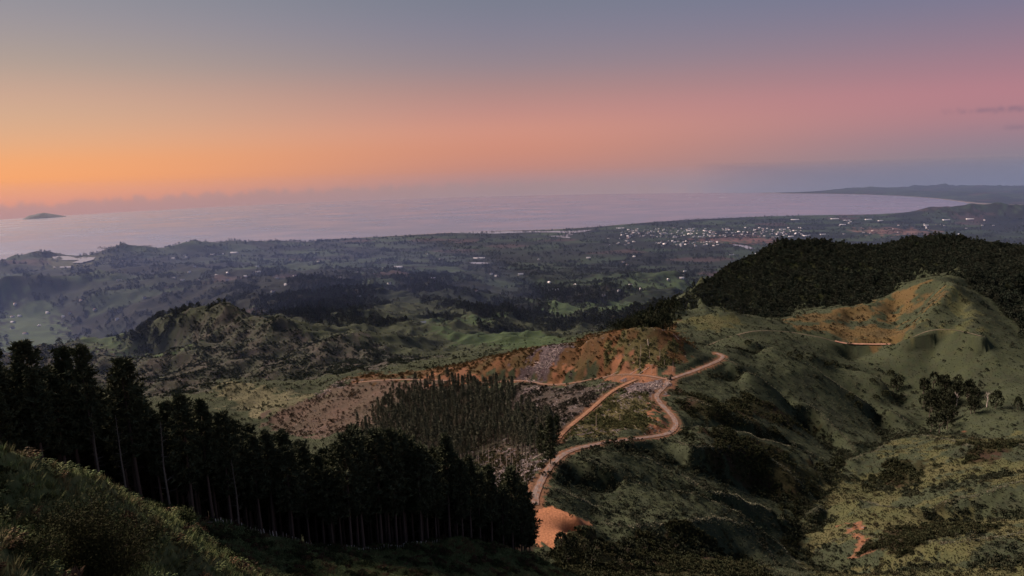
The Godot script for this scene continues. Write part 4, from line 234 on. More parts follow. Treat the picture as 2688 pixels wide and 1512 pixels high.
const SLOPE_PINES := [24.7,-458.1,23.8,-479.3,13.1,-481.1,13.1,-488.4,6.6,-488.5,4.5,-497.4,10,-503.3,24.4,-515.1,24.3,-521.3,0.5,-525,6.1,-526.5,21.9,-526.1,23.4,-530.8,1.8,-531.3,14,-534.3,-58.6,-532.9,-51.2,-533.7,21.9,-537.3,-3.8,-539.3,-53,-538.4,-46.4,-542.2,-65.1,-540.3,-43.7,-547.4,-6.6,-550.7,-58.9,-547.6,4.6,-552.4,1.1,-555.7,-5.8,-555.7,15.1,-555.5,-45.5,-553.9,-56,-552.9,11.9,-559,-84,-552.7,18.7,-560.4,-46.2,-558.9,-11.2,-562.3,-59.8,-559.3,-0.7,-565.8,16,-569,-55.5,-568.2,-3.5,-570.9,10,-570.8,-85.8,-566.2,0.8,-572.6,-50.1,-570.4,14.5,-574.2,-59.2,-573,8.3,-576,1.3,-577.8,-89.9,-570.8,-7.7,-579.5,-22.3,-579.1,-47.8,-581.1,-39,-581.7,-63.1,-579.6,-102.3,-575.8,-54,-582.3,1.4,-586.5,-89.3,-581.5,-52.6,-587.7,-12.4,-589.9,-7.4,-590,-19.1,-591.5,-76.9,-586.8,-60.2,-590.5,-27.2,-593,-70.7,-589.4,-90.3,-588.5,-32.4,-594.5,12.4,-595.3,-45,-595.5,-82.6,-591.4,-9.3,-600.7,-102.3,-593.8,-70.8,-598.4,-82.6,-596.9,-64.8,-600.9,0.5,-604.4,9.9,-604.3,-42,-604.7,-21.7,-605.8,-57.9,-603.4,-107.8,-596.5,-32.9,-607.1,-73.6,-603.5,-47.6,-606.1,-96.1,-602.2,6.1,-609.8,-19.2,-611.4,-38.5,-610.4,-4.1,-611.6,-30.3,-612.7,-51.7,-611.3,-118.9,-601.9,-16.6,-615.1,-66,-611.8,-44.2,-613.7,-39.5,-615.9,-29,-618.3,-22.2,-618.6,-108,-611.4,-34.1,-621.8,-16.9,-622.5,-41.2,-621.4,-53.5,-620.4,-26,-624.1,-134.6,-611.9,-129.2,-613,-90.5,-619.9,-72.4,-622.3,-4.4,-626.5,-39.2,-627.1,-103.9,-619.7,-78.7,-623.4,-16,-630.1,-95.8,-622.9,-5.9,-632.1,-71.8,-628.1,-25.9,-633.5,-84.9,-628.3,-93.6,-627.1,-68.5,-632.2,-111.6,-626.1,-134.3,-621.6,-10.3,-635.9,-80.8,-632.7,-120.6,-628.3,-19.9,-639.5,-97.3,-632.3,-59.8,-638.9,-83.9,-636.2,-51.8,-641.5,-15.3,-643.4,-26.4,-643.1,-70.2,-639.8,-141.2,-627.9,-94,-636.7,-32.2,-642.8,-120.1,-634.3,-75.6,-641.1,-19.8,-645.2,-64.2,-642.3,-84.8,-641.9,-44.5,-645.9,-136.7,-632.9,-92.7,-642.8,-52.7,-647.3,-36.2,-648.4,-108.9,-642.2,-17.8,-651.1,-74.9,-647,-11.7,-653.2,-118.4,-642.5,-65.1,-652,-39.9,-656,-26.3,-656.7,-6.4,-657.2,-70.1,-653.5,-18.3,-657,-88.3,-653.3,-125.6,-647.1,-49.7,-657.3,-149,-644.2,-44.6,-659.7,-106.8,-654.5,-5.8,-663.2,-82.5,-658,-32.4,-662.4,-139.1,-648.4,-64.8,-660,-56.6,-662.8,-101.6,-657.4,-69,-663.6,-35.1,-666.2,-2.1,-667.2,-29.8,-668.5,-22,-668.8,-48.6,-667.4,-107.7,-660.4,-77.3,-666.7,-56.7,-668.8,-25.8,-672.7,-46.2,-671.6,-65,-670,-85.1,-667.8,-41.9,-673.9,-34.5,-674.3,-94.5,-668.6,-6.2,-677.2,-26,-678.8,-35.9,-680.4,-74.1,-677.3,-110.2,-672.3,-87.9,-675.6,-132.3,-670.4,-59.4,-682.8,-108.7,-676.7,-121.9,-674.5,-32.5,-688.7,-24.7,-689.1,-79.5,-684.9,-66.9,-688.3,-12.8,-691.5,-160.2,-674.9,-146.6,-678,-17.9,-695.5,-120.7,-685.2,-75.4,-691.6,-24.8,-695.3,-95,-691.3,-71.3,-696.3,-31.6,-699.2,-7.5,-699.9,-80.1,-695.3,-12.2,-701.9,-144.8,-686.9,-120.3,-691.6,-66,-698.9,-3.4,-702,-82.5,-699.3,-109.9,-695.5,-43.6,-702.8,-60.3,-701.5,-88.1,-700.7,-118.2,-696.3,-122.9,-697.6,-2.8,-708.4,-157.4,-690.6,-38.3,-707.3,-19.8,-708.1,-80.5,-705.9,-11.6,-712.5,-100.6,-705.5,-32.9,-714,-109.4,-706.3,-135.4,-701.8,-95.2,-710.5,-79.4,-712.5,-63.3,-714.1,-131.5,-706.9,-54.3,-717,-76.2,-717.2,-2.2,-721.2,-38.5,-720.2,-86.2,-716,-119.7,-711.2,-9.9,-721.1,-63.3,-720.6,-110.9,-714.8,-25.2,-722.9,-115.4,-714.1,-72.9,-721.9,-131.5,-713.5,-31.6,-727,-91.7,-721.9,-19,-727.5,-54.1,-725.7,-37.3,-728.9,-97.4,-723.4,-65.7,-729.1,-41.2,-733.1,-87.7,-729,-106.5,-726.5,-116.9,-724.9,-142.8,-722.5,-18.8,-736.2,-125,-725.8,-92.4,-730.7,-78,-734.6,-44.7,-737.3,-63.8,-735.9,-119.9,-731.1,-102.2,-736.1,-72.5,-739.6,-24.4,-745,-46.1,-743.9,-55.3,-743.3,-86.1,-740.4,-78.2,-741.3,-138,-732.5,-60.3,-745.2,-98.8,-743.3,-43.2,-748.6,-25.2,-749.4,-83.1,-745.2,-65.4,-747,-55.1,-750.1,-49.9,-750.4,-80,-750.1,-86.9,-751.6,-49.9,-755,-105.9,-749.2,-110.2,-750.8,-135.2,-746.7,-97.4,-752.6,-140.3,-748.1,-51.5,-759.4,-73.5,-757.6,-146.8,-749.2,-126.9,-755.1,-142.1,-752.4,-119.5,-758.7,-68.1,-767.3,-115,-761.7,-48.3,-768.8,-139.3,-760,-126.2,-762.3,-105.2,-767.8,-145.8,-761.1,-116.6,-766.1,-61.5,-772.5,-82.3,-770.6,-67.5,-774.3,-150.1,-762.7,-98.1,-771.1,-83.5,-775.1,-103.7,-772.7,-142.1,-766.6,-124.7,-769.6,-135.4,-770.1,-74.1,-778.4,-90.9,-779,-97.4,-778.2,-137.7,-774.5,-120.7,-777.3,-108,-779.2,-128.1,-778.5,-105.2,-784.4,-135.4,-779.7,-111,-786]
const EDGE_PINES := [19.3,-385.1,17,-462.6,12.5,-514,28.1,-474.8,6.7,-559]
const ROAD_TREES := [19,-296.2,23.7,-293.2,29.2,-295.4,34.3,-294,42.2,-300.2,49.2,-299.1,58.6,-311.6,65.8,-310.2,74.8,-317,21.1,-283,31.2,-282.1,43.6,-285.6,56.3,-289.6]
var names := {}
var rng := RandomNumberGenerator.new()
var NA := 0
var NR := 0
var base := PackedFloat32Array()
var cols := 0
var rows := 0
var rows_near := 0
var hf := PackedFloat32Array()        # height above the sea at each vertex of the ground
var cover := PackedByteArray()
var road_off := PackedFloat32Array()
var road_h := PackedFloat32Array()
var cover_ids := {}
var n_big := FastNoiseLite.new()
var n_mid := FastNoiseLite.new()
var n_small := FastNoiseLite.new()
var n_tone := FastNoiseLite.new()
var n_patch := FastNoiseLite.new()
var n_field := FastNoiseLite.new()
var t_start := 0

func stage(s: String) -> void:
	print(s, " ", Time.get_ticks_msec() - t_start)

# ------------------------------------------------------------------ naming
func numbered(called: String) -> String:
	var k: int = names.get(called, 0)
	names[called] = k + 1
	return called if k == 0 else "%s_%03d" % [called, k]

func tag(o: Node, label: String, category: String = "", group: String = "", kind: String = "") -> void:
	o.set_meta("label", label)
	if category: o.set_meta("category", category)
	if group: o.set_meta("group", group)
	if kind: o.set_meta("kind", kind)

func thing(called: String, label: String, category: String, group: String = "") -> Node3D:
	var o := Node3D.new()
	o.name = numbered(called)
	add_child(o)
	tag(o, label, category, group)
	return o

func part(called: String, mesh: Mesh, m: Material, parent: Node) -> MeshInstance3D:
	var o := MeshInstance3D.new()
	o.name = called
	o.mesh = mesh
	if m: o.material_override = m
	parent.add_child(o, true)
	return o

func top_mesh(called: String, mesh: Mesh, m: Material) -> MeshInstance3D:
	var o := MeshInstance3D.new()
	o.name = numbered(called)
	o.mesh = mesh
	if m: o.material_override = m
	add_child(o)
	return o

# ------------------------------------------------------------------ materials
func srgb(r: float, g: float, b: float) -> Color:
	return Color(r, g, b).linear_to_srgb()

func plain(r: float, g: float, b: float, rough := 0.9) -> StandardMaterial3D:
	var m := StandardMaterial3D.new()
	m.albedo_color = srgb(r, g, b)
	m.roughness = rough
	m.metallic_specular = 0.25
	return m

func tinted(rough := 0.95) -> StandardMaterial3D:
	var m := StandardMaterial3D.new()
	m.vertex_color_use_as_albedo = true
	m.roughness = rough
	m.metallic_specular = 0.15
	m.cull_mode = BaseMaterial3D.CULL_DISABLED
	return m

func noise_texture(freq: float, seed_: int, lo: float, hi: float, size := 512) -> NoiseTexture2D:
	var n := FastNoiseLite.new()
	n.noise_type = FastNoiseLite.TYPE_SIMPLEX_SMOOTH
	n.frequency = freq
	n.seed = seed_
	n.fractal_octaves = 5
	var t := NoiseTexture2D.new()
	t.width = size
	t.height = size
	t.seamless = true
	t.noise = n
	var g := Gradient.new()
	g.set_color(0, Color(lo, lo, lo))
	g.set_color(1, Color(hi, hi, hi))
	t.color_ramp = g
	return t

# ------------------------------------------------------------------ relief
func drop(d: float) -> float:
	return d * d / (2.0 * EARTH)

func lay_lines(f: int, vals: PackedFloat32Array, fixed: PackedByteArray, na: int, nr: int) -> void:
	var s := STEP * f
	var count := PackedFloat32Array()
	count.resize(na * nr)
	for l in LINES:
		var n: int = l.size() / 3
		for i in n - 1:
			var a0 := atan2(l[i * 3], -l[i * 3 + 2])
			var b0 := log(maxf(Vector2(l[i * 3], l[i * 3 + 2]).length(), 1.0) / NEAREST)
			var h0: float = l[i * 3 + 1]
			var a1 := atan2(l[i * 3 + 3], -l[i * 3 + 5])
			var b1 := log(maxf(Vector2(l[i * 3 + 3], l[i * 3 + 5]).length(), 1.0) / NEAREST)
			var h1: float = l[i * 3 + 4]
			var k := int(maxf(absf(a0 - a1), absf(b0 - b1)) / s * 2.0) + 1
			for j in k + 1:
				var t := float(j) / k
				var c := roundi((lerpf(a0, a1, t) + HALF) / s)
				var r := roundi(lerpf(b0, b1, t) / s)
				if c >= 0 and c < na and r >= 0 and r < nr:
					vals[r * na + c] += lerpf(h0, h1, t)
					count[r * na + c] += 1.0
	for i in na * nr:
		if count[i] > 0.0:
			vals[i] /= count[i]
			fixed[i] = 1

func solve_relief() -> void:
	NA = int(2.0 * HALF / STEP) + 1
	NR = int(log(20000.0 / NEAREST) / STEP) + 1
	var prev := PackedFloat32Array()
	var pna := 0
	var pnr := 0
	for lv in [[8, 260], [4, 120], [2, 60], [1, 26]]:
		var f: int = lv[0]
		var na := (NA - 1) / f + 1
		var nr := (NR - 1) / f + 1
		var v := PackedFloat32Array()
		v.resize(na * nr)
		var fx := PackedByteArray()
		fx.resize(na * nr)
		lay_lines(f, v, fx, na, nr)
		var free := PackedInt32Array()
		for r in nr:
			for c in na:
				var i := r * na + c
				if fx[i] == 1: continue
				if pna == 0:
					v[i] = 100.0
				else:
					var pr := mini(r / 2, pnr - 1)
					var pc := mini(c / 2, pna - 1)
					var pr1 := mini(pr + (r & 1), pnr - 1)
					var pc1 := mini(pc + (c & 1), pna - 1)
					v[i] = 0.25 * (prev[pr * pna + pc] + prev[pr1 * pna + pc] + prev[pr * pna + pc1] + prev[pr1 * pna + pc1])
				if r > 0 and r < nr - 1 and c > 0 and c < na - 1: free.append(i)
		for it in int(lv[1]):
			for i in free:
				var h := v[i]
				v[i] = h + 1.7 * (0.25 * (v[i - 1] + v[i + 1] + v[i - na] + v[i + na]) - h)
			for r in nr:
				if fx[r * na] == 0: v[r * na] = v[r * na + 1]
				if fx[r * na + na - 1] == 0: v[r * na + na - 1] = v[r * na + na - 2]
			for c in na:
				if fx[c] == 0: v[c] = v[c + na]
				if fx[(nr - 1) * na + c] == 0: v[(nr - 1) * na + c] = v[(nr - 2) * na + c]
		prev = v
		pna = na
		pnr = nr
	base = prev

func row_range(r: int) -> float:
	if r < rows_near: return FINE_NEAR * exp(FINE * r)
	return SEAM * exp(FINE * 2.0 * (r - rows_near))

func row_of(d: float) -> float:
	if d < SEAM: return log(d / FINE_NEAR) / FINE
	return rows_near + log(d / SEAM) / (FINE * 2.0)

func ground(x: float, z: float) -> float:       # height above the sea
	var d := sqrt(x * x + z * z)
	var r := clampf(row_of(maxf(d, FINE_NEAR)), 0.0, rows - 1.001)
	var c := clampf((atan2(x, -z) + FINE_HALF) / FINE, 0.0, cols - 1.001)
	var i := int(r)
	var j := int(c)
	var fr := r - i
	var fc := c - j
	var k := i * cols + j
	return lerpf(lerpf(hf[k], hf[k + 1], fc), lerpf(hf[k + cols], hf[k + cols + 1], fc), fr)

func spot(x: float, z: float, lift := 0.0) -> Vector3:
	return Vector3(x, ground(x, z) - drop(sqrt(x * x + z * z)) + lift, z)

func cover_at(x: float, z: float) -> int:
	var r := clampi(int(row_of(maxf(sqrt(x * x + z * z), FINE_NEAR)) + 0.5), 0, rows - 1)
	var c := clampi(int((atan2(x, -z) + FINE_HALF) / FINE + 0.5), 0, cols - 1)
	return cover[r * cols + c]

func smooth_base(a: float, b: float) -> float:   # cubic B-spline through the solved relief
	var c := clampf((a + HALF) / STEP, 1.0, NA - 2.001)
	var r := clampf(b / STEP, 1.0, NR - 2.001)
	var j := int(c)
	var i := int(r)
	var u := c - j
	var v := r - i
	var wa := (1.0 - u) * (1.0 - u) * (1.0 - u) / 6.0
	var wb := (3.0 * u * u * u - 6.0 * u * u + 4.0) / 6.0
	var wd := u * u * u / 6.0
	var wc := 1.0 - wa - wb - wd
	var k := (i - 1) * NA + j - 1
	if i + 2 >= NR or j + 2 >= NA: return base[i * NA + j]
	var s0 := base[k] * wa + base[k + 1] * wb + base[k + 2] * wc + base[k + 3] * wd
	k += NA
	var s1 := base[k] * wa + base[k + 1] * wb + base[k + 2] * wc + base[k + 3] * wd
	k += NA
	var s2 := base[k] * wa + base[k + 1] * wb + base[k + 2] * wc + base[k + 3] * wd
	k += NA
	var s3 := base[k] * wa + base[k + 1] * wb + base[k + 2] * wc + base[k + 3] * wd
	wa = (1.0 - v) * (1.0 - v) * (1.0 - v) / 6.0
	wb = (3.0 * v * v * v - 6.0 * v * v + 4.0) / 6.0
	wd = v * v * v / 6.0
	return s0 * wa + s1 * wb + s2 * (1.0 - wa - wb - wd) + s3 * wd

func road_points(line: Array, gap: float) -> PackedVector3Array:
	var curve := Curve3D.new()
	curve.bake_interval = gap
	var n: int = line.size() / 3
	for i in n:
		var p := Vector3(line[i * 3], line[i * 3 + 1], line[i * 3 + 2])
		var a := Vector3(line[maxi(i - 1, 0) * 3], line[maxi(i - 1, 0) * 3 + 1], line[maxi(i - 1, 0) * 3 + 2])
		var b := Vector3(line[mini(i + 1, n - 1) * 3], line[mini(i + 1, n - 1) * 3 + 1], line[mini(i + 1, n - 1) * 3 + 2])
		var t := (b - a) / 6.0
		curve.add_point(p, -t, t)
	return curve.get_baked_points()

func grade(line: Array, half_width: float, bank: float) -> void:
	for p in road_points(line, 1.5):
		var d := Vector2(p.x, p.z).length()
		var reach := half_width + bank
		var rc := row_of(d)
		var cc := (atan2(p.x, -p.z) + FINE_HALF) / FINE
		var dr := int(reach / (d * FINE)) + 2
		for r in range(maxi(int(rc) - dr, 0), mini(int(rc) + dr, rows - 1)):
			var rr := row_range(r)
			for c in range(maxi(int(cc) - dr, 0), mini(int(cc) + dr, cols - 1)):
				var a := c * FINE - FINE_HALF
				var off := Vector2(sin(a) * rr - p.x, -cos(a) * rr - p.z).length() - half_width
				var i := r * cols + c
				if off < bank and off < road_off[i]:
					road_off[i] = off
					road_h[i] = p.y

func paint_covers() -> void:
	var id := 1
	for c in COVERS:
		var kind: String = c[0]
		if not cover_ids.has(kind):
			cover_ids[kind] = id
			id += 1
		var poly := PackedVector2Array()
		var r0 := 1e9
		var r1 := -1e9
		var c0 := 1e9
		var c1 := -1e9
		var pts: Array = c[1]
		for i in pts.size() / 2:
			var p := Vector2(pts[i * 2], pts[i * 2 + 1])
			var q := Vector2((atan2(p.x, -p.y) + FINE_HALF) / FINE, row_of(maxf(p.length(), FINE_NEAR)))
			poly.append(q)
			r0 = minf(r0, q.y)
			r1 = maxf(r1, q.y)
			c0 = minf(c0, q.x)
			c1 = maxf(c1, q.x)
		var me: int = cover_ids[kind]
		var patchy := kind in ["gold", "bronze"]
		for r in range(maxi(int(r0) - 8, 0), mini(int(r1) + 9, rows)):
			var d := row_range(r)
			for k in range(maxi(int(c0) - 8, 0), mini(int(c1) + 9, cols)):
				var a := k * FINE - FINE_HALF
				var wob := n_patch.get_noise_2d(sin(a) * d, cos(a) * d)
				var wob2 := n_patch.get_noise_2d(sin(a) * d + 900.0, cos(a) * d)
				if patchy and n_tone.get_noise_2d(sin(a) * d * 0.7 + 500.0, cos(a) * d * 0.7) < -0.12: continue
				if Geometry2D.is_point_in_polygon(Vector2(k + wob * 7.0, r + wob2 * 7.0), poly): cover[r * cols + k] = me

func make_heights() -> void:
	cols = int(2.0 * FINE_HALF / FINE) + 1
	rows_near = int(log(SEAM / FINE_NEAR) / FINE)
	rows = rows_near + int(log(19800.0 / SEAM) / (FINE * 2.0))
	var n := rows * cols
	hf.resize(n)
	cover.resize(n)
	road_off.resize(n)
	road_off.fill(1e6)
	road_h.resize(n)
	paint_covers()
	stage("covers")
	grade(LANDING_ROAD, 3.6, 7.0)
	grade(RIDGE_ROAD, 3.0, 7.0)
	grade(HILL_TRACK, 2.2, 4.0)
	grade(SKID_TRAIL, 3.6, 5.0)
	stage("roads")
	var forest: int = cover_ids["forest"]
	var shore: int = cover_ids["shore"]
	var pad: int = cover_ids["pad"]
	for r in rows:
		var d := row_range(r)
		var b := log(d / NEAREST)
		var far := smoothstep(900.0, 1300.0, d)
		var mid := smoothstep(240.0, 420.0, d) * (1.0 - smoothstep(2600.0, 4200.0, d))
		var close := 1.0 - smoothstep(700.0, 1100.0, d)
		for c in cols:
			var a := c * FINE - FINE_HALF
			var x := sin(a) * d
			var z := -cos(a) * d
			var h := smooth_base(a, b)
			var i := r * cols + c
			var calm := clampf(road_off[i] / 7.0, 0.0, 1.0)
			if h > 14.0 and cover[i] != shore and cover[i] != pad:
				if far > 0.0:
					var lift := clampf((h - 14.0) / 140.0, 0.0, 1.0)
					if d > 9000.0: lift *= 2.5
					var g := n_big.get_noise_2d(x, z)
					h += (g - 0.1) * 27.0 * lift * far * (0.16 if cover[i] == forest else 1.0)
				if mid > 0.0 and d < 4200.0 and h > 62.0:
					h += (n_mid.get_noise_2d(x, z) + 0.1) * (4.0 + 5.0 * far) * mid * calm * clampf((h - 62.0) / 30.0, 0.0, 1.0) * (1.0 if d > 900.0 else 0.6)
				if close > 0.0:
					h += n_small.get_noise_2d(x, z) * 0.9 * close * calm
			if road_off[i] < 7.0:
				var t := smoothstep(1.2, 7.0, road_off[i])
				h = lerpf(road_h[i] - 0.25, h, t)
			hf[i] = h

func make_ground() -> void:
	var n := rows * cols
	var pos := PackedVector3Array()
	pos.resize(n)
	var nor := PackedVector3Array()
	nor.resize(n)
	var col := PackedColorArray()
	col.resize(n)
	for r in rows:
		var d := row_range(r)
		var dr := drop(d)
		for c in cols:
			var a := c * FINE - FINE_HALF
			pos[r * cols + c] = Vector3(sin(a) * d, hf[r * cols + c] - dr, -cos(a) * d)
	var tones := {
		"": [Vector3(.050, .062, .036), Vector3(.036, .045, .028)],
		"pasture": [Vector3(.052, .080, .038), Vector3(.042, .064, .034)],
		"grass": [Vector3(.058, .088, .042), Vector3(.046, .068, .036)],
		"scrub": [Vector3(.040, .050, .034), Vector3(.060, .058, .048)],
		"bracken": [Vector3(.118, .062, .032), Vector3(.062, .050, .026)],
		"cutover": [Vector3(.104, .094, .042), Vector3(.062, .058, .030)],
		"clay": [Vector3(.225, .108, .060), Vector3(.145, .080, .050)],
		"slash": [Vector3(.100, .080, .084), Vector3(.064, .048, .050)],
		"brown": [Vector3(.100, .074, .058), Vector3(.076, .064, .048)],
		"pale": [Vector3(.130, .128, .076), Vector3(.090, .092, .056)],
		"pad": [Vector3(.35, .165, .088), Vector3(.29, .135, .072)],
		"logs": [Vector3(.110, .070, .052), Vector3(.060, .050, .036)],
		"forest": [Vector3(.018, .024, .012), Vector3(.014, .018, .010)],
		"bronze": [Vector3(.112, .080, .036), Vector3(.080, .064, .032)],
		"gold": [Vector3(.086, .086, .040), Vector3(.064, .074, .038)],
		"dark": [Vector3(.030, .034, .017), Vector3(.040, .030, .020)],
		"wood": [Vector3(.020, .022, .015), Vector3(.016, .018, .012)],
		"stand": [Vector3(.046, .044, .032), Vector3(.036, .036, .026)],
		"litter": [Vector3(.074, .060, .052), Vector3(.050, .046, .038)],
		"needles": [Vector3(.034, .026, .020), Vector3(.026, .021, .016)],
		"shore": [Vector3(.060, .066, .034), Vector3(.042, .046, .026)],
		"field_brown": [Vector3(.135, .078, .066), Vector3(.110, .066, .056)],
		"field_red": [Vector3(.150, .092, .074), Vector3(.125, .080, .064)]}
	var by_id := []
	by_id.resize(cover_ids.size() + 1)
	by_id[0] = tones[""]
	for k in cover_ids: by_id[cover_ids[k]] = tones[k]
	var clay: Array = tones["clay"]
	for r in rows:
		var d := row_range(r)
		for c in cols:
			var i := r * cols + c
			var p := pos[i]
			var cl := pos[i + 1] - pos[i] if c == 0 else (pos[i] - pos[i - 1] if c == cols - 1 else pos[i + 1] - pos[i - 1])
			var rl := pos[i + cols] - pos[i] if r == 0 else (pos[i] - pos[i - cols] if r == rows - 1 else pos[i + cols] - pos[i - cols])
			nor[i] = cl.cross(rl).normalized()
			if nor[i].y < 0.0: nor[i] = -nor[i]
			var tone := n_tone.get_noise_2d(p.x, p.z) * 0.5 + 0.5
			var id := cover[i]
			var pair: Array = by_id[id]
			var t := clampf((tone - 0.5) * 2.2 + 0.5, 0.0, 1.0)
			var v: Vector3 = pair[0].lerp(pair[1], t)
			if id == 0 and d < 220.0:
				v = Vector3(.098, .120, .054).lerp(Vector3(.072, .080, .042), t)
			if id == 0 and d > 1900.0:
				# farmland: blocks of pasture, orchard and tilled ground
				var f := n_field.get_noise_2d(p.x * 0.8 + p.z * 0.25, p.z)
				if f < -0.35: v = Vector3(.026, .032, .024)
				elif f < 0.1: v = Vector3(.048, .072, .042)
				elif f < 0.55: v = Vector3(.034, .046, .032)
				elif f < 0.88: v = Vector3(.058, .086, .046)
				else: v = Vector3(.080, .062, .054)
				v *= 0.46 + 0.28 * tone
				if hf[i] < 3.4 and d > 4500.0: v = Vector3(.16, .135, .11)
			if road_off[i] < 6.0:
				var edge := 0.5 + 2.4 * (n_patch.get_noise_2d(p.x * 3.0, p.z * 3.0) + 0.3)
				if d < 800.0 and road_off[i] < edge:
					v = Vector3(.165, .088, .052).lerp(Vector3(.100, .066, .042), t)
			col[i] = Color(v.x, v.y, v.z)
	var idx := PackedInt32Array()
	idx.resize((rows - 1) * (cols - 1) * 6)
	var k := 0
	for r in rows - 1:
		for c in cols - 1:
			var i := r * cols + c
			idx[k] = i
			idx[k + 1] = i + cols
			idx[k + 2] = i + 1
			idx[k + 3] = i + 1
			idx[k + 4] = i + cols
			idx[k + 5] = i + cols + 1
			k += 6
	var arr := []
	arr.resize(Mesh.ARRAY_MAX)
	arr[Mesh.ARRAY_VERTEX] = pos
	arr[Mesh.ARRAY_NORMAL] = nor
	arr[Mesh.ARRAY_COLOR] = col
	arr[Mesh.ARRAY_INDEX] = idx
	var mesh := ArrayMesh.new()
	mesh.add_surface_from_arrays(Mesh.PRIMITIVE_TRIANGLES, arr)
	var m := tinted(1.0)
	m.albedo_texture = noise_texture(0.03, 4, 0.62, 1.0)
	m.uv1_triplanar = true
	m.uv1_world_triplanar = true
	m.uv1_scale = Vector3(0.05, 0.05, 0.05)
	var o := top_mesh("terrain", mesh, m)
	tag(o, "rolling hills and coastal plain running down to the sea", "", "", "structure")

# ------------------------------------------------------------------ sky and water
func sky_keys() -> Array:
	# azimuth, then sRGB at 0, 1, 2, 3.5, 5, 6.5, 8, 10, 12.5, 15, 25, 45, 90 degrees over the sea horizon
	return [
		[-180, [132,128,140, 134,128,140, 138,128,140, 146,128,140, 152,128,140, 150,127,141, 144,126,142, 134,124,143, 122,121,144, 112,118,144, 112,120,145, 112,121,147, 112,122,150]],
		[-75, [240,166,120, 250,174,114, 255,182,114, 253,186,122, 242,186,136, 228,182,146, 214,176,150, 190,166,152, 168,156,156, 150,147,155, 124,129,148, 114,122,147, 112,122,150]],
		[-35, [216,142,120, 238,155,112, 246,166,112, 243,171,118, 228,174,134, 214,173,143, 202,168,147, 178,160,150, 158,151,155, 142,143,153, 122,128,146, 114,122,147, 112,122,150]],
		[0, [150,134,138, 170,136,132, 190,138,128, 204,142,124, 206,146,130, 192,142,134, 174,138,136, 150,134,142, 132,129,145, 120,125,142, 114,121,143, 112,121,147, 112,122,150]],
		[35, [122,130,146, 126,130,144, 134,129,143, 150,128,141, 170,128,138, 178,128,138, 165,126,139, 145,124,142, 124,121,145, 110,118,145, 108,117,146, 111,120,148, 112,122,150]],
		[110, [124,128,144, 126,128,143, 130,128,142, 140,128,141, 150,128,140, 150,127,141, 146,126,142, 134,124,143, 121,121,144, 110,118,144, 112,120,145, 112,121,147, 112,122,150]],
		[180, [132,128,140, 134,128,140, 138,128,140, 146,128,140, 152,128,140, 150,127,141, 144,126,142, 134,124,143, 122,121,144, 112,118,144, 112,120,145, 112,121,147, 112,122,150]]]

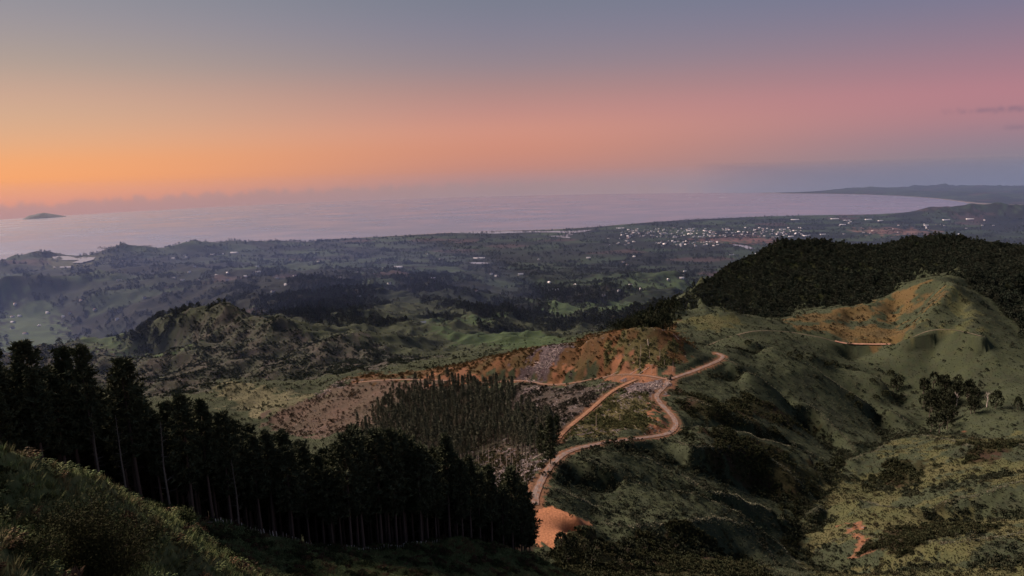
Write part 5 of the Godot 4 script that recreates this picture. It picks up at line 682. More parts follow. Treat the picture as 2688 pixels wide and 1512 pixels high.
func make_sky() -> PanoramaSkyMaterial:
	var w := 2048
	var h := 1024
	var stops := [0.0, 1.0, 2.0, 3.5, 5.0, 6.5, 8.0, 10.0, 12.5, 15.0, 25.0, 45.0, 90.0]
	var keys := sky_keys()
	var tables := []
	for k in keys:
		var g := Gradient.new()
		g.interpolation_mode = Gradient.GRADIENT_INTERPOLATE_CUBIC
		var offs := PackedFloat32Array()
		var cs := PackedColorArray()
		for i in stops.size():
			offs.append(sqrt(stops[i] / 94.0))
			cs.append(Color(k[1][i * 3] / 255.0, k[1][i * 3 + 1] / 255.0, k[1][i * 3 + 2] / 255.0))
		g.offsets = offs
		g.colors = cs
		var rowc := PackedVector3Array()
		for y in h:
			var el := 90.0 - (y + 0.5) * 180.0 / h + 3.92
			var s := g.sample(sqrt(maxf(el, 0.0) / 94.0)).srgb_to_linear()
			rowc.append(Vector3(s.r, s.g, s.b))
		tables.append(rowc)
	var cloud := FastNoiseLite.new()
	cloud.seed = 3
	cloud.frequency = 0.09
	cloud.fractal_octaves = 4
	var buf := PackedFloat32Array()
	buf.resize(w * h * 3)
	# the sea horizon lies below eye level, so the whole sky is tipped down by SKY_TIP to meet it
	var ct := cos(SKY_TIP)
	var sn := sin(SKY_TIP)
	for y in h:
		var lat := PI * 0.5 - (y + 0.5) * PI / h
		for x in w:
			var lon := (x + 0.5) * TAU / w
			var px := cos(lat) * sin(lon)
			var py := sin(lat)
			var pz := -cos(lat) * cos(lon)
			var ry := py * ct + pz * sn
			var rz := pz * ct - py * sn
			var az := rad_to_deg(atan2(px, -rz))
			var el := rad_to_deg(asin(clampf(ry, -1.0, 1.0))) + 3.92
			var row := clampf((93.92 - el) * h / 180.0 - 0.5, 0.0, h - 1.001)
			var r0 := int(row)
			var k := 0
			while k < keys.size() - 2 and az > keys[k + 1][0]: k += 1
			var t: float = (az - keys[k][0]) / (keys[k + 1][0] - keys[k][0])
			t = t * t * (3.0 - 2.0 * t) * 0.5 + t * 0.5
			var ta: PackedVector3Array = tables[k]
			var tb: PackedVector3Array = tables[k + 1]
			var c := ta[r0].lerp(ta[r0 + 1], row - r0).lerp(tb[r0].lerp(tb[r0 + 1], row - r0), t)
			if el < 3.0 and el > -2.0:
				# a thin bank of cloud far out along the sea horizon
				var bank := (0.95 + 0.45 * cloud.get_noise_1d(az * 9.0) + 0.25 * cloud.get_noise_1d(az * 40.0 + 50.0)) * (1.0 - smoothstep(4.0, 20.0, az))
				bank *= smoothstep(-80.0, -25.0, az) if az < -25.0 else 1.0
				var a := (1.0 - smoothstep(bank - 0.12, bank + 0.1, el)) * clampf(bank * 1.6, 0.0, 0.75)
				c = c.lerp(Vector3(.36, .245, .225).lerp(c, 0.25), a)
			elif el > 3.6 and el < 6.2 and az > 30.0 and az < 41.0:
				# two thin dark streaks of cloud
				var s1 := 1.0 - smoothstep(0.05, 0.28, absf(el - 5.35 - 0.12 * cloud.get_noise_1d(az * 60.0)) + 0.02 * absf(az - 36.0) + 0.2 * absf(cloud.get_noise_1d(az * 90.0)))
				var s2 := 1.0 - smoothstep(0.03, 0.2, absf(el - 4.25) + 0.06 * absf(az - 34.2) + 0.15 * absf(cloud.get_noise_1d(az * 80.0 + 9.0)))
				c = c.lerp(Vector3(.13, .12, .19), clampf(s1 * 0.6 + s2 * 0.4, 0.0, 0.7))
			var i := (y * w + x) * 3
			buf[i] = c.x
			buf[i + 1] = c.y
			buf[i + 2] = c.z
	var img := Image.create_from_data(w, h, false, Image.FORMAT_RGBF, buf.to_byte_array())
	var m := PanoramaSkyMaterial.new()
	m.panorama = ImageTexture.create_from_image(img)
	return m

func make_sea() -> void:
	var st := SurfaceTool.new()
	st.begin(Mesh.PRIMITIVE_TRIANGLES)
	var na := 90
	var nd := 90
	for i in nd + 1:
		var d := 3400.0 * exp(log(21000.0 / 3400.0) * i / nd)
		for j in na + 1:
			var a := deg_to_rad(-62.0 + 124.0 * j / na)
			var p := Vector3(sin(a) * d, -drop(d), -cos(a) * d)
			st.set_normal(Vector3(-p.x / -EARTH, 1.0, p.z / EARTH).normalized())
			st.set_uv(Vector2(0.5 + p.x / 44000.0, -p.z / 22000.0))
			st.add_vertex(p)
	for i in nd:
		for j in na:
			var k := i * (na + 1) + j
			for q in [k, k + na + 1, k + 1, k + 1, k + na + 1, k + na + 2]: st.add_index(q)
	var m := StandardMaterial3D.new()
	m.albedo_color = srgb(.080, .088, .112)
	m.metallic_specular = 0.6
	m.roughness = 1.0
	m.roughness_texture = noise_texture(0.022, 21, 0.13, 0.32, 2048)
	m.uv1_scale = Vector3.ONE
	var o := top_mesh("sea", st.commit(), m)
	tag(o, "calm open sea under the sunset sky", "", "", "structure")

func make_island() -> void:
	var st := SurfaceTool.new()
	st.begin(Mesh.PRIMITIVE_TRIANGLES)
	var a0 := atan2(-0.6346, 1.0)
	var c := Vector3(sin(a0) * 14300.0, -drop(14300.0), -cos(a0) * 14300.0)
	var right := Vector3(cos(a0), 0, sin(a0))
	var back := Vector3(sin(a0), 0, -cos(a0))
	for i in 25:
		for j in 49:
			var u := j / 24.0 - 1.0
			var v := i / 12.0 - 1.0
			var side := minf((u + 1.0) / 0.55, (1.0 - u) / 1.0)
			var h := 92.0 * clampf(pow(maxf(side, 0.0), 0.7), 0.0, 0.86 + 0.14 * cos((u + 0.1) * 5.0)) * maxf(0.0, 1.0 - v * v * 1.2) * (0.92 + 0.16 * n_big.get_noise_2d(u * 600.0, v * 300.0)) - 10.0
			st.add_vertex(c + right * u * 310.0 + back * v * 300.0 + Vector3(0, h, 0))
	for i in 24:
		for j in 48:
			var k := i * 49 + j
			for q in [k, k + 49, k + 1, k + 1, k + 49, k + 50]: st.add_index(q)
	st.generate_normals()
	var o := top_mesh("island", st.commit(), plain(.05, .055, .04))
	tag(o, "small humped island far out on the sea", "", "", "structure")

func make_haze(called: String, label: String, at: Vector3, size: Vector3, density: float, tone: Color) -> void:
	var haze := FogVolume.new()
	haze.name = numbered(called)
	haze.size = size
	if called == "valley_mist": haze.shape = RenderingServer.FOG_VOLUME_SHAPE_ELLIPSOID
	haze.position = at
	var m := FogMaterial.new()
	m.density = density
	m.albedo = tone
	haze.material = m
	add_child(haze)
	tag(haze, label, "haze", "", "stuff")

func flat_sheet(pts: PackedVector3Array) -> ArrayMesh:
	var flat := PackedVector2Array()
	for p in pts: flat.append(Vector2(p.x, p.z))
	var tri := Geometry2D.triangulate_polygon(flat)
	var st := SurfaceTool.new()
	st.begin(Mesh.PRIMITIVE_TRIANGLES)
	for i in tri:
		st.set_normal(Vector3.UP)
		st.add_vertex(pts[i])
	return st.commit()

func make_waters() -> void:
	var m := StandardMaterial3D.new()
	m.albedo_color = srgb(.16, .15, .15)
	m.roughness = 0.08
	m.metallic_specular = 0.6
	for w in WATERS:
		var pts := PackedVector3Array()
		var l: Array = w[3]
		for i in l.size() / 2:
			var x: float = l[i * 2]
			var z: float = l[i * 2 + 1]
			pts.append(Vector3(x, w[2] - drop(sqrt(x * x + z * z)), z))
		var o := top_mesh(w[0], flat_sheet(pts), m)
		tag(o, w[1], "", "", "structure")

func make_road(called: String, label: String, line: Array, half_width: float, edge_tone: Vector3, mid_tone: Vector3, track_tone: Vector3, lift := 0.06) -> void:
	var m := tinted()
	var pts := road_points(line, 2.5)
	var st := SurfaceTool.new()
	st.begin(Mesh.PRIMITIVE_TRIANGLES)
	var n := pts.size()
	for i in n:
		var t := pts[mini(i + 1, n - 1)] - pts[maxi(i - 1, 0)]
		var side := Vector3(-t.z, 0, t.x).normalized()
		var wob := half_width * (1.0 + 0.18 * n_patch.get_noise_2d(pts[i].x * 4.0, pts[i].z * 4.0))
		for j in 9:
			var s := j / 4.0 - 1.0
			var p: Vector3 = pts[i] + side * s * wob
			var d := Vector2(p.x, p.z).length()
			var rut := 1.0 if j == 2 or j == 6 else 0.0
			p.y += lift + 0.10 * (1.0 - s * s) - 0.09 * rut - drop(d) + 0.05 * n_patch.get_noise_2d(p.x * 20.0, p.z * 20.0)
			var grit := 1.0 + 0.35 * n_patch.get_noise_2d(p.x * 7.0, p.z * 7.0)
			var c: Vector3 = edge_tone if j == 0 or j == 8 else (track_tone if rut > 0.0 or j == 4 else mid_tone)
			if absf(n_patch.get_noise_2d(p.x * 5.0 + 300.0, p.z * 5.0)) > 0.45: c = edge_tone
			c *= grit
			st.set_color(Color(c.x, c.y, c.z))
			st.add_vertex(p)
	for i in n - 1:
		for j in 8:
			var k := i * 9 + j
			for q in [k, k + 9, k + 1, k + 1, k + 9, k + 10]: st.add_index(q)
	st.generate_normals()
	var o := top_mesh(called, st.commit(), m)
	tag(o, label, "", "", "structure")

# ------------------------------------------------------------------ plant shapes
func leaf(st: SurfaceTool, p: Vector3, along: Vector3, across: Vector3, c: Color) -> void:
	st.set_color(c)
	st.add_vertex(p - across * 0.5)
	st.set_color(c)
	st.add_vertex(p + across * 0.5)
	st.set_color(c)
	st.add_vertex(p + along)

func anywhere() -> Vector3:
	return Vector3(rng.randfn(), rng.randfn(), rng.randfn()).normalized()

func tube(st: SurfaceTool, a: Vector3, b: Vector3, ra: float, rb: float, sides: int, c: Color) -> void:
	var ax := (b - a).normalized()
	var u := ax.cross(Vector3(0.3, 0.1, 0.95)).normalized()
	var v := ax.cross(u)
	for i in sides:
		var t0 := TAU * i / sides
		var t1 := TAU * (i + 1) / sides
		var d0 := u * cos(t0) + v * sin(t0)
		var d1 := u * cos(t1) + v * sin(t1)
		for q in [a + d0 * ra, b + d0 * rb, a + d1 * ra, a + d1 * ra, b + d0 * rb, b + d1 * rb]:
			st.set_color(c)
			st.add_vertex(q)

func begin() -> SurfaceTool:
	var st := SurfaceTool.new()
	st.begin(Mesh.PRIMITIVE_TRIANGLES)
	return st

func done(st: SurfaceTool) -> ArrayMesh:
	st.generate_normals()
	return st.commit()

func pine_trunk(h: float, bare: float, sides := 7) -> ArrayMesh:
	var st := begin()
	var bark := Color(.075, .062, .054)
	var lean := Vector3(rng.randf_range(-.02, .02), 1, rng.randf_range(-.02, .02))
	var r0 := h * 0.0125
	for i in 5:
		var a := i / 5.0
		var b := (i + 1) / 5.0
		tube(st, lean * h * a * 0.98, lean * h * b * 0.98, r0 * (1.12 - a), r0 * (1.12 - b), sides, bark)
	# dead lower branches
	for i in int(bare * 26.0):
		var y := h * rng.randf_range(0.12, bare + 0.08)
		var a := rng.randf() * TAU
		var l := rng.randf_range(0.8, 2.8)
		var d := Vector3(cos(a), rng.randf_range(-.25, .2), sin(a))
		tube(st, lean * y, lean * y + d * l, 0.05, 0.015, 3, Color(.080, .066, .056))
	return done(st)

func pine_crown(h: float, bare: float, reach: float, whorls: int, tufts: int, size: float, c0 := Color(.050, .058, .034)) -> ArrayMesh:
	var st := begin()
	var skew := rng.randf() * TAU
	var shape := rng.randf_range(0.42, 0.72)
	for w in whorls:
		var t := (w + rng.randf() * 0.8) / whorls
		var y := h * lerpf(bare, 1.0, t)
		var wide := reach * (pow(1.0 - t, shape) * 0.95 + 0.06) * (0.55 + 0.45 * smoothstep(0.0, 0.22, t)) * rng.randf_range(0.6, 1.2)
		var k := rng.randi_range(4, 6)
		var a0 := rng.randf() * TAU
		for b in k:
			var a := a0 + TAU * b / k + rng.randf_range(-.35, .35)
			var l := wide * rng.randf_range(0.5, 1.12) * (1.0 + 0.2 * cos(a - skew))
			var rise := lerpf(0.05, 0.75, t) + rng.randf_range(-.15, .2)
			var d := Vector3(cos(a), rise, sin(a))
			tube(st, Vector3(0, y, 0), Vector3(0, y, 0) + d * l * 0.9, 0.05, 0.015, 3, Color(.06, .048, .036))
			for q in tufts:
				var f := lerpf(0.35, 1.0, (q + rng.randf()) / tufts)
				var p := Vector3(0, y, 0) + d * l * f + anywhere() * 0.18 * size
				var g := rng.randf_range(0.75, 1.25)
				var c := Color(c0.r * g, c0.g * g, c0.b * g)
				for n in 4:
					var dir := (Vector3(cos(a), 0.9, sin(a)) * 0.7 + anywhere()).normalized()
					leaf(st, p, dir * size * rng.randf_range(0.7, 1.2), dir.cross(anywhere()).normalized() * size * 0.42, c)
	# leader
	for q in 8:
		var p := Vector3(0, h * (0.965 + 0.035 * q / 8.0), 0)
		for n in 4:
			var dir := (Vector3.UP * 1.2 + anywhere()).normalized()
			leaf(st, p, dir * size * 0.9, dir.cross(anywhere()).normalized() * size * 0.3, c0)
	return done(st)

func round_crown(n: int, size: float, r: Vector3, c0: Color, hollow := 0.55) -> ArrayMesh:
	# leaf clumps through an uneven crown standing on y = 0
	var st := begin()
	var lobes := []
	for i in 7: lobes.append([anywhere(), rng.randf_range(0.75, 1.15)])
	for i in n:
		var d := anywhere()
		if d.y < -0.55: d.y = -d.y
		var far := 0.7
		for l in lobes:
			var q: Vector3 = l[0]
			far = maxf(far, l[1] * smoothstep(0.35, 1.0, d.dot(q)))
		var f := far * pow(rng.randf_range(hollow, 1.0), 0.5)
		var p := Vector3(d.x * r.x, (d.y * 0.5 + 0.5) * r.y * 2.0 * (0.55 + 0.45 * f), d.z * r.z) * Vector3(f, 1.0, f)
		var g := rng.randf_range(0.7, 1.3)
		var dir := (d + anywhere() * 0.8 + Vector3(0, .3, 0)).normalized()
		leaf(st, p, dir * size * rng.randf_range(.7, 1.3), dir.cross(anywhere()).normalized() * size * rng.randf_range(.6, 1.0), Color(c0.r * g, c0.g * g, c0.b * g))
	return done(st)

func tuft(blades: int, spread: float, tall: float, wide: float, c0: Color) -> ArrayMesh:
	var st := begin()
	for i in blades:
		var a := rng.randf() * TAU
		var d := Vector3(cos(a) * spread * rng.randf(), 1.0, sin(a) * spread * rng.randf()).normalized()
		var g := rng.randf_range(.7, 1.3)
		leaf(st, Vector3(cos(a), 0, sin(a)) * 0.15 * spread, d * tall * rng.randf_range(.6, 1.1), Vector3(-sin(a), 0, cos(a)) * wide, Color(c0.r * g, c0.g * g, c0.b * g))
	return done(st)

func fern() -> ArrayMesh:
	var st := begin()
	for i in 6:
		var a := TAU * i / 6.0 + rng.randf_range(-.3, .3)
		var out := Vector3(cos(a), 0, sin(a))
		var side := Vector3(-sin(a), 0, cos(a))
		var l := rng.randf_range(.7, 1.1)
		var g := rng.randf_range(.8, 1.2)
		for k in 5:
			var t := k / 5.0
			var p := out * l * t + Vector3(0, 0.75 * sin(t * 2.3), 0)
			var w := 0.42 * (1.0 - t * 0.8)
			for s in [-1.0, 1.0]:
				leaf(st, p, side * s * w + out * 0.12 - Vector3(0, 0.06, 0), out * 0.26, Color(g, g, g))
	return done(st)

func copies(called: String, label: String, mesh: Mesh, m: Material, places: Array, tints: PackedColorArray) -> void:
	var mm := MultiMesh.new()
	mm.transform_format = MultiMesh.TRANSFORM_3D
	mm.use_colors = true
	mm.mesh = mesh
	mm.instance_count = places.size()
	for i in places.size():
		mm.set_instance_transform(i, places[i])
		mm.set_instance_color(i, tints[i])
	var o := MultiMeshInstance3D.new()
	o.name = numbered(called)
	o.multimesh = mm
	o.material_override = m
	add_child(o)
	tag(o, label, "plants", "", "stuff")

func turned(p: Vector3, s: float, sy := 1.0) -> Transform3D:
	return Transform3D(Basis(Vector3.UP, rng.randf() * TAU).scaled(Vector3(s, s * sy, s)), p)

func tint(c: Vector3, spread: float) -> Color:
	var g := 1.0 + rng.randf_range(-spread, spread)
	return Color(c.x * g * (1.0 + rng.randf_range(-.12, .12)), c.y * g, c.z * g)

# ------------------------------------------------------------------ vegetation
func near_pine_label(p: Vector3, front: bool) -> String:
	if p.x < -78.0: return "tall dark pine at the plantation edge uphill of the big rounded bush" if front else "tall dark pine inside the plantation uphill of the big rounded bush"
	if p.x < -38.0: return "tall dark pine with bare trunk at the plantation edge behind the grassy spur" if front else "tall dark pine inside the plantation behind the grassy spur"
	if p.x < -8.0: return "tall dark pine with bare trunk right behind the pale batten fence" if front else "tall dark pine inside the plantation beyond the pale batten fence"
	return "tall dark pine at the plantation end beside the orange clay pad" if front else "tall dark pine inside the plantation end towards the orange clay pad"

func slope_pine_label(p: Vector3, s: float) -> String:
	var d := Vector2(p.x, p.z).length()
	var size := "tall" if s > 0.93 else ("small" if s < 0.77 else "slender")
	if d > 745.0: return size + " pine at the top of the thinned stand just below the ridge road"
	if d > 640.0: return size + " pine in the middle of the thinned stand below the ridge road"
	return size + " pine at the foot of the thinned stand beside the felled logs"

func make_pines() -> void:
	var m := tinted()
	var trunks := []
	var crowns := []
	for k in 8:
		var h := 30.0
		var bare := rng.randf_range(0.30, 0.45)
		trunks.append(pine_trunk(h, bare))
		crowns.append(pine_crown(h, bare, rng.randf_range(4.4, 6.0), 30, 7, 1.05))
	var n := NEAR_PINES.size() / 2
	for i in n:
		var p := spot(NEAR_PINES[i * 2], NEAR_PINES[i * 2 + 1], -0.3)
		var front := i < 42
		var t := thing("pine_tree", near_pine_label(p, front), "tree", "pines of the near plantation edge" if front else "pines inside the near plantation")
		var k := rng.randi() % 8
		part("trunk", trunks[k], m, t)
		part("crown", crowns[k], m, t)
		var s := rng.randf_range(0.82, 1.16)
		if p.x < -42.0 and p.x > -95.0: s *= 0.84
		t.transform = turned(p, s * rng.randf_range(.9, 1.15), 1.0)
		t.scale.y = s
	var mass := [[], []]
	var mass_t := [PackedColorArray(), PackedColorArray()]
	for i in DEEP_PINES.size() / 2:
		mass[i % 2].append(turned(spot(DEEP_PINES[i * 2], DEEP_PINES[i * 2 + 1], -0.3), rng.randf_range(.8, 1.1)))
		mass_t[i % 2].append(Color(1, 1, 1))
	for k in 2:
		var whole := SurfaceTool.new()
		whole.append_from(trunks[k], 0, Transform3D.IDENTITY)
		whole.append_from(crowns[k], 0, Transform3D.IDENTITY)
		copies("plantation_interior", ["crowded dark pines filling the depth of the near plantation", "more crowded pines filling the back of the near plantation"][k], whole.commit(), m, mass[k], mass_t[k])
	stage("near pines")
	trunks.clear()
	crowns.clear()
	for k in 5:
		var bare := rng.randf_range(0.38, 0.6)
		trunks.append(pine_trunk(25.0, bare, 5))
		crowns.append(pine_crown(25.0, bare, rng.randf_range(2.6, 3.8), 14, 3, 1.2, Color(.086, .092, .064)))
	n = SLOPE_PINES.size() / 2
	for i in n:
		var p := spot(SLOPE_PINES[i * 2], SLOPE_PINES[i * 2 + 1], -0.3)
		var s := rng.randf_range(0.65, 1.1)
		var t := thing("slender_pine", slope_pine_label(p, s), "tree", "pines of the thinned stand")
		var k := rng.randi() % 5
		part("trunk", trunks[k], m, t)
		part("crown", crowns[k], m, t)
		t.transform = turned(p, s)
	var fill := []
	var fill_t := PackedColorArray()
	for i in STAND_FILL.size() / 2:
		fill.append(turned(spot(STAND_FILL[i * 2], STAND_FILL[i * 2 + 1], -0.3), rng.randf_range(.42, .8)))
		fill_t.append(tint(Vector3.ONE, .15))
	var young := SurfaceTool.new()
	young.append_from(trunks[0], 0, Transform3D.IDENTITY)
	young.append_from(crowns[0], 0, Transform3D.IDENTITY)
	copies("young_pines", "crowded smaller pines filling the thinned stand below the ridge road", young.commit(), m, fill, fill_t)
	var dead_labels := ["pale dead pine with bare branches behind the top of the big bush", "pale dead pine with bare branches where the grassy spur meets the plantation", "pale dead pine with bare branches near the wooden yard frame", "pale dead pine with bare branches behind the batten fence"]
	for i in DEAD_PINES.size() / 2:
		var t := thing("dead_pine", dead_labels[i], "tree")
		var st := begin()
		tube(st, Vector3.ZERO, Vector3(.3, 11.0, .1), .30, .2, 6, Color(.125, .110, .098))
		tube(st, Vector3(.3, 11.0, .1), Vector3(-.2, 22.0, .2), .2, .05, 5, Color(.125, .110, .098))
		part("trunk", done(st), m, t)
		var br := begin()
		for k in 34:
			var y := rng.randf_range(2.5, 21.0)
			var a := rng.randf() * TAU
			var l := rng.randf_range(.9, 2.8) * (1.1 - y / 28.0)
			var q := Vector3(cos(a) * l, y + rng.randf_range(.0, .9), sin(a) * l)
			tube(br, Vector3(.1, y, .1), q, .06, .02, 3, Color(.115, .102, .092))
			tube(br, q, q + Vector3(rng.randf_range(-.5, .5), .5, rng.randf_range(-.5, .5)), .02, .01, 3, Color(.115, .102, .092))
		part("branches", done(br), m, t)
		t.transform = turned(spot(DEAD_PINES[i * 2], DEAD_PINES[i * 2 + 1], -.3), rng.randf_range(.6, .85))
	for i in EDGE_PINES.size() / 2:
		var p := spot(EDGE_PINES[i * 2], EDGE_PINES[i * 2 + 1], -0.3)
		var t := thing("bushy_pine", "broad dark pine standing beside the bend of the clay road", "tree", "broad pines beside the road bend")
		part("trunk", trunks[i % 5], m, t)
		part("crown", pine_crown(25.0, 0.12, 5.2, 24, 4, 1.5), m, t)
		t.transform = turned(p, [1.15, .9, .8, .85, .8][i])

func make_forest() -> void:
	var m := tinted()
	var crown := round_crown(120, 1.5, Vector3(3.2, 3.4, 3.2), Color(1, 1, 1))
	var spire := round_crown(110, 1.4, Vector3(2.3, 5.0, 2.3), Color(1, 1, 1))
	var forest: int = cover_ids["forest"]
	var wood: int = cover_ids["wood"]
	var places := [[], []]
	var tints := [PackedColorArray(), PackedColorArray()]
	var woods := []
	var wood_tints := PackedColorArray()
	for i in 260000:
		var a := rng.randf_range(-0.75, 0.79)
		var d := 850.0 * exp(rng.randf() * log(2700.0 / 850.0))
		var x := sin(a) * d
		var z := -cos(a) * d
		var c := cover_at(x, z)
		if c == forest and rng.randf() < 0.62 * d * d / 1.7e6:
			var k := 1 if rng.randf() < 0.25 else 0
			places[k].append(turned(spot(x, z, -1.0), rng.randf_range(.55, 1.05), rng.randf_range(.8, 1.3)))
			tints[k].append(tint(Vector3(.029, .036, .025), .35))
		elif c == wood and rng.randf() < 0.35:
			woods.append(turned(spot(x, z, -1.0), rng.randf_range(.8, 1.5), rng.randf_range(.9, 1.6)))
			wood_tints.append(tint(Vector3(.030, .036, .020), .3))
	copies("native_forest", "dense dark native forest covering the big hill on the right", crown, m, places[0], tints[0])
	copies("native_forest", "taller pointed trees scattered through the dark forest on the big hill", spire, m, places[1], tints[1])
	copies("woodland", "dark blocks of woodland on the hills between plain and ridge", spire, m, woods, wood_tints)
	print("forest ", places[0].size(), " ", places[1].size(), " wood ", woods.size())

func make_scrub() -> void:
	var m := tinted()
	var shrub := round_crown(46, 0.62, Vector3(1.0, 0.75, 1.0), Color(1, 1, 1))
	var tussock := tuft(9, 0.9, 1.0, 0.5, Color(1, 1, 1))
	var stick := begin()
	tube(stick, Vector3(-1.0, .06, 0), Vector3(1.0, .12, 0), .11, .07, 4, Color(1, 1, 1))
	var stick_mesh := done(stick)
	var id_names := {}
	for k in cover_ids: id_names[cover_ids[k]] = k
	id_names[0] = ""
	# chance of a shrub, a tussock, a stick; then shrub colour, tussock colour
	var table := {
		"": [.045, .30, 0.0, Vector3(.036, .042, .027), Vector3(.062, .071, .043)],
		"pasture": [.006, .10, 0.0, Vector3(.032, .040, .022), Vector3(.060, .090, .040)],
		"grass": [.004, .03, 0.0, Vector3(.030, .038, .020), Vector3(.070, .10, .036)],
		"scrub": [.50, .15, .13, Vector3(.043, .054, .036), Vector3(.11, .11, .095)],
		"bracken": [.22, .25, .03, Vector3(.090, .060, .026), Vector3(.13, .085, .034)],
		"cutover": [.50, .28, .16, Vector3(.094, .098, .044), Vector3(.135, .12, .060)],
		"clay": [.01, .01, .04, Vector3(.10, .06, .03), Vector3(.13, .085, .034)],
		"slash": [.06, .03, .65, Vector3(.07, .055, .045), Vector3(.10, .08, .05)],
		"brown": [.12, .16, .10, Vector3(.075, .056, .036), Vector3(.11, .08, .05)],
		"pale": [.10, .30, .03, Vector3(.07, .075, .045), Vector3(.13, .13, .08)],
		"pad": [0.0, 0.0, 0.0, Vector3.ONE, Vector3.ONE],
		"logs": [.20, .10, .5, Vector3(.060, .058, .030), Vector3(.09, .08, .05)],
		"forest": [.04, 0.0, 0.0, Vector3(.03, .035, .018), Vector3.ONE],
		"bronze": [.06, .50, 0.0, Vector3(.066, .050, .026), Vector3(.110, .080, .038)],
		"gold": [.035, .55, 0.0, Vector3(.050, .050, .028), Vector3(.086, .088, .044)],
		"dark": [.50, .16, 0.0, Vector3(.036, .040, .020), Vector3(.070, .070, .034)],
		"wood": [.05, 0.0, 0.0, Vector3(.025, .030, .016), Vector3.ONE],
		"stand": [.10, .05, .04, Vector3(.045, .050, .032), Vector3(.06, .06, .04)],
		"litter": [.22, .10, .16, Vector3(.050, .048, .036), Vector3(.08, .07, .055)],
		"needles": [0.0, 0.0, 0.0, Vector3.ONE, Vector3.ONE],
		"shore": [0.0, 0.0, 0.0, Vector3.ONE, Vector3.ONE],
		"field_brown": [0.0, 0.0, 0.0, Vector3.ONE, Vector3.ONE],
		"field_red": [0.0, 0.0, 0.0, Vector3.ONE, Vector3.ONE]}
	var sh := []
	var sh_t := PackedColorArray()
	var tu := []
	var tu_t := PackedColorArray()
	var sk := []
	var sk_t := PackedColorArray()
	for i in 850000:
		var a := rng.randf_range(-0.72, 0.74)
		var d := 215.0 * exp(rng.randf() * log(1900.0 / 215.0))
		var x := sin(a) * d
		var z := -cos(a) * d
		var r := clampi(int(row_of(d) + 0.5), 0, rows - 1)
		var c := clampi(int((a + FINE_HALF) / FINE + 0.5), 0, cols - 1)
		if road_off[r * cols + c] < 0.6: continue
		var row: Array = table[id_names[cover[r * cols + c]]]
		var dice := rng.randf()
		var clump := clampf(0.6 + 1.6 * n_patch.get_noise_2d(x * 0.5, z * 0.5), 0.1, 2.0)
		if dice < row[0] * clump:
			sh.append(turned(spot(x, z, -0.15), rng.randf_range(.4, 1.2) * (0.8 + d / 1600.0), rng.randf_range(.8, 1.4)))
			sh_t.append(tint(row[3], .4))
		elif dice < row[0] * clump + row[1]:
			tu.append(turned(spot(x, z, -0.05), rng.randf_range(.4, .9) * (0.7 + d / 1400.0), rng.randf_range(.7, 1.1)))
			tu_t.append(tint(row[4], .35))
		elif rng.randf() < row[2]:
			var tr := turned(spot(x, z, 0.15), rng.randf_range(.7, 2.0))
			tr.basis = tr.basis * Basis(Vector3(0, 0, 1), rng.randf_range(-.35, .35))
			sk.append(tr)
			var g := rng.randf_range(.09, .24)
			sk_t.append(Color(g, g * .9, g * .92))
	# dry grass along the spur crests and dark scrub along the gully floors
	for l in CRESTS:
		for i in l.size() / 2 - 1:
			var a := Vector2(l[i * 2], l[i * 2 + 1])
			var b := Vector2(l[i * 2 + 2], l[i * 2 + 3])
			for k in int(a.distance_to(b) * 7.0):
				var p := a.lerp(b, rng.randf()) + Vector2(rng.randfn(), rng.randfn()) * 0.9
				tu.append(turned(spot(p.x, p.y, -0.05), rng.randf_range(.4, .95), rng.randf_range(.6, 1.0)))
				tu_t.append(tint(Vector3(.150, .152, .105), .3))  # pale dry grass, its tone also painting in the light spur crests catch
	for l in GULLIES:
		for i in l.size() / 2 - 1:
			var a := Vector2(l[i * 2], l[i * 2 + 1])
			var b := Vector2(l[i * 2 + 2], l[i * 2 + 3])
			for k in int(a.distance_to(b) * 3.5):
				var p := a.lerp(b, rng.randf()) + Vector2(rng.randfn(), rng.randfn()) * 4.0
				if n_patch.get_noise_2d(p.x, p.y) < -0.25: continue
				sh.append(turned(spot(p.x, p.y, -0.15), rng.randf_range(.5, 1.5), rng.randf_range(.8, 1.4)))
				sh_t.append(tint(Vector3(.034, .040, .024), .4))
	copies("scrub", "low dark scrub growing over the hillsides and gullies", shrub, m, sh, sh_t)
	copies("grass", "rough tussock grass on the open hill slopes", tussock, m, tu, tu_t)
	copies("branch_litter", "broken branches strewn over the logged slopes", stick_mesh, m, sk, sk_t)
	print("scrub ", sh.size(), " tussock ", tu.size(), " sticks ", sk.size())

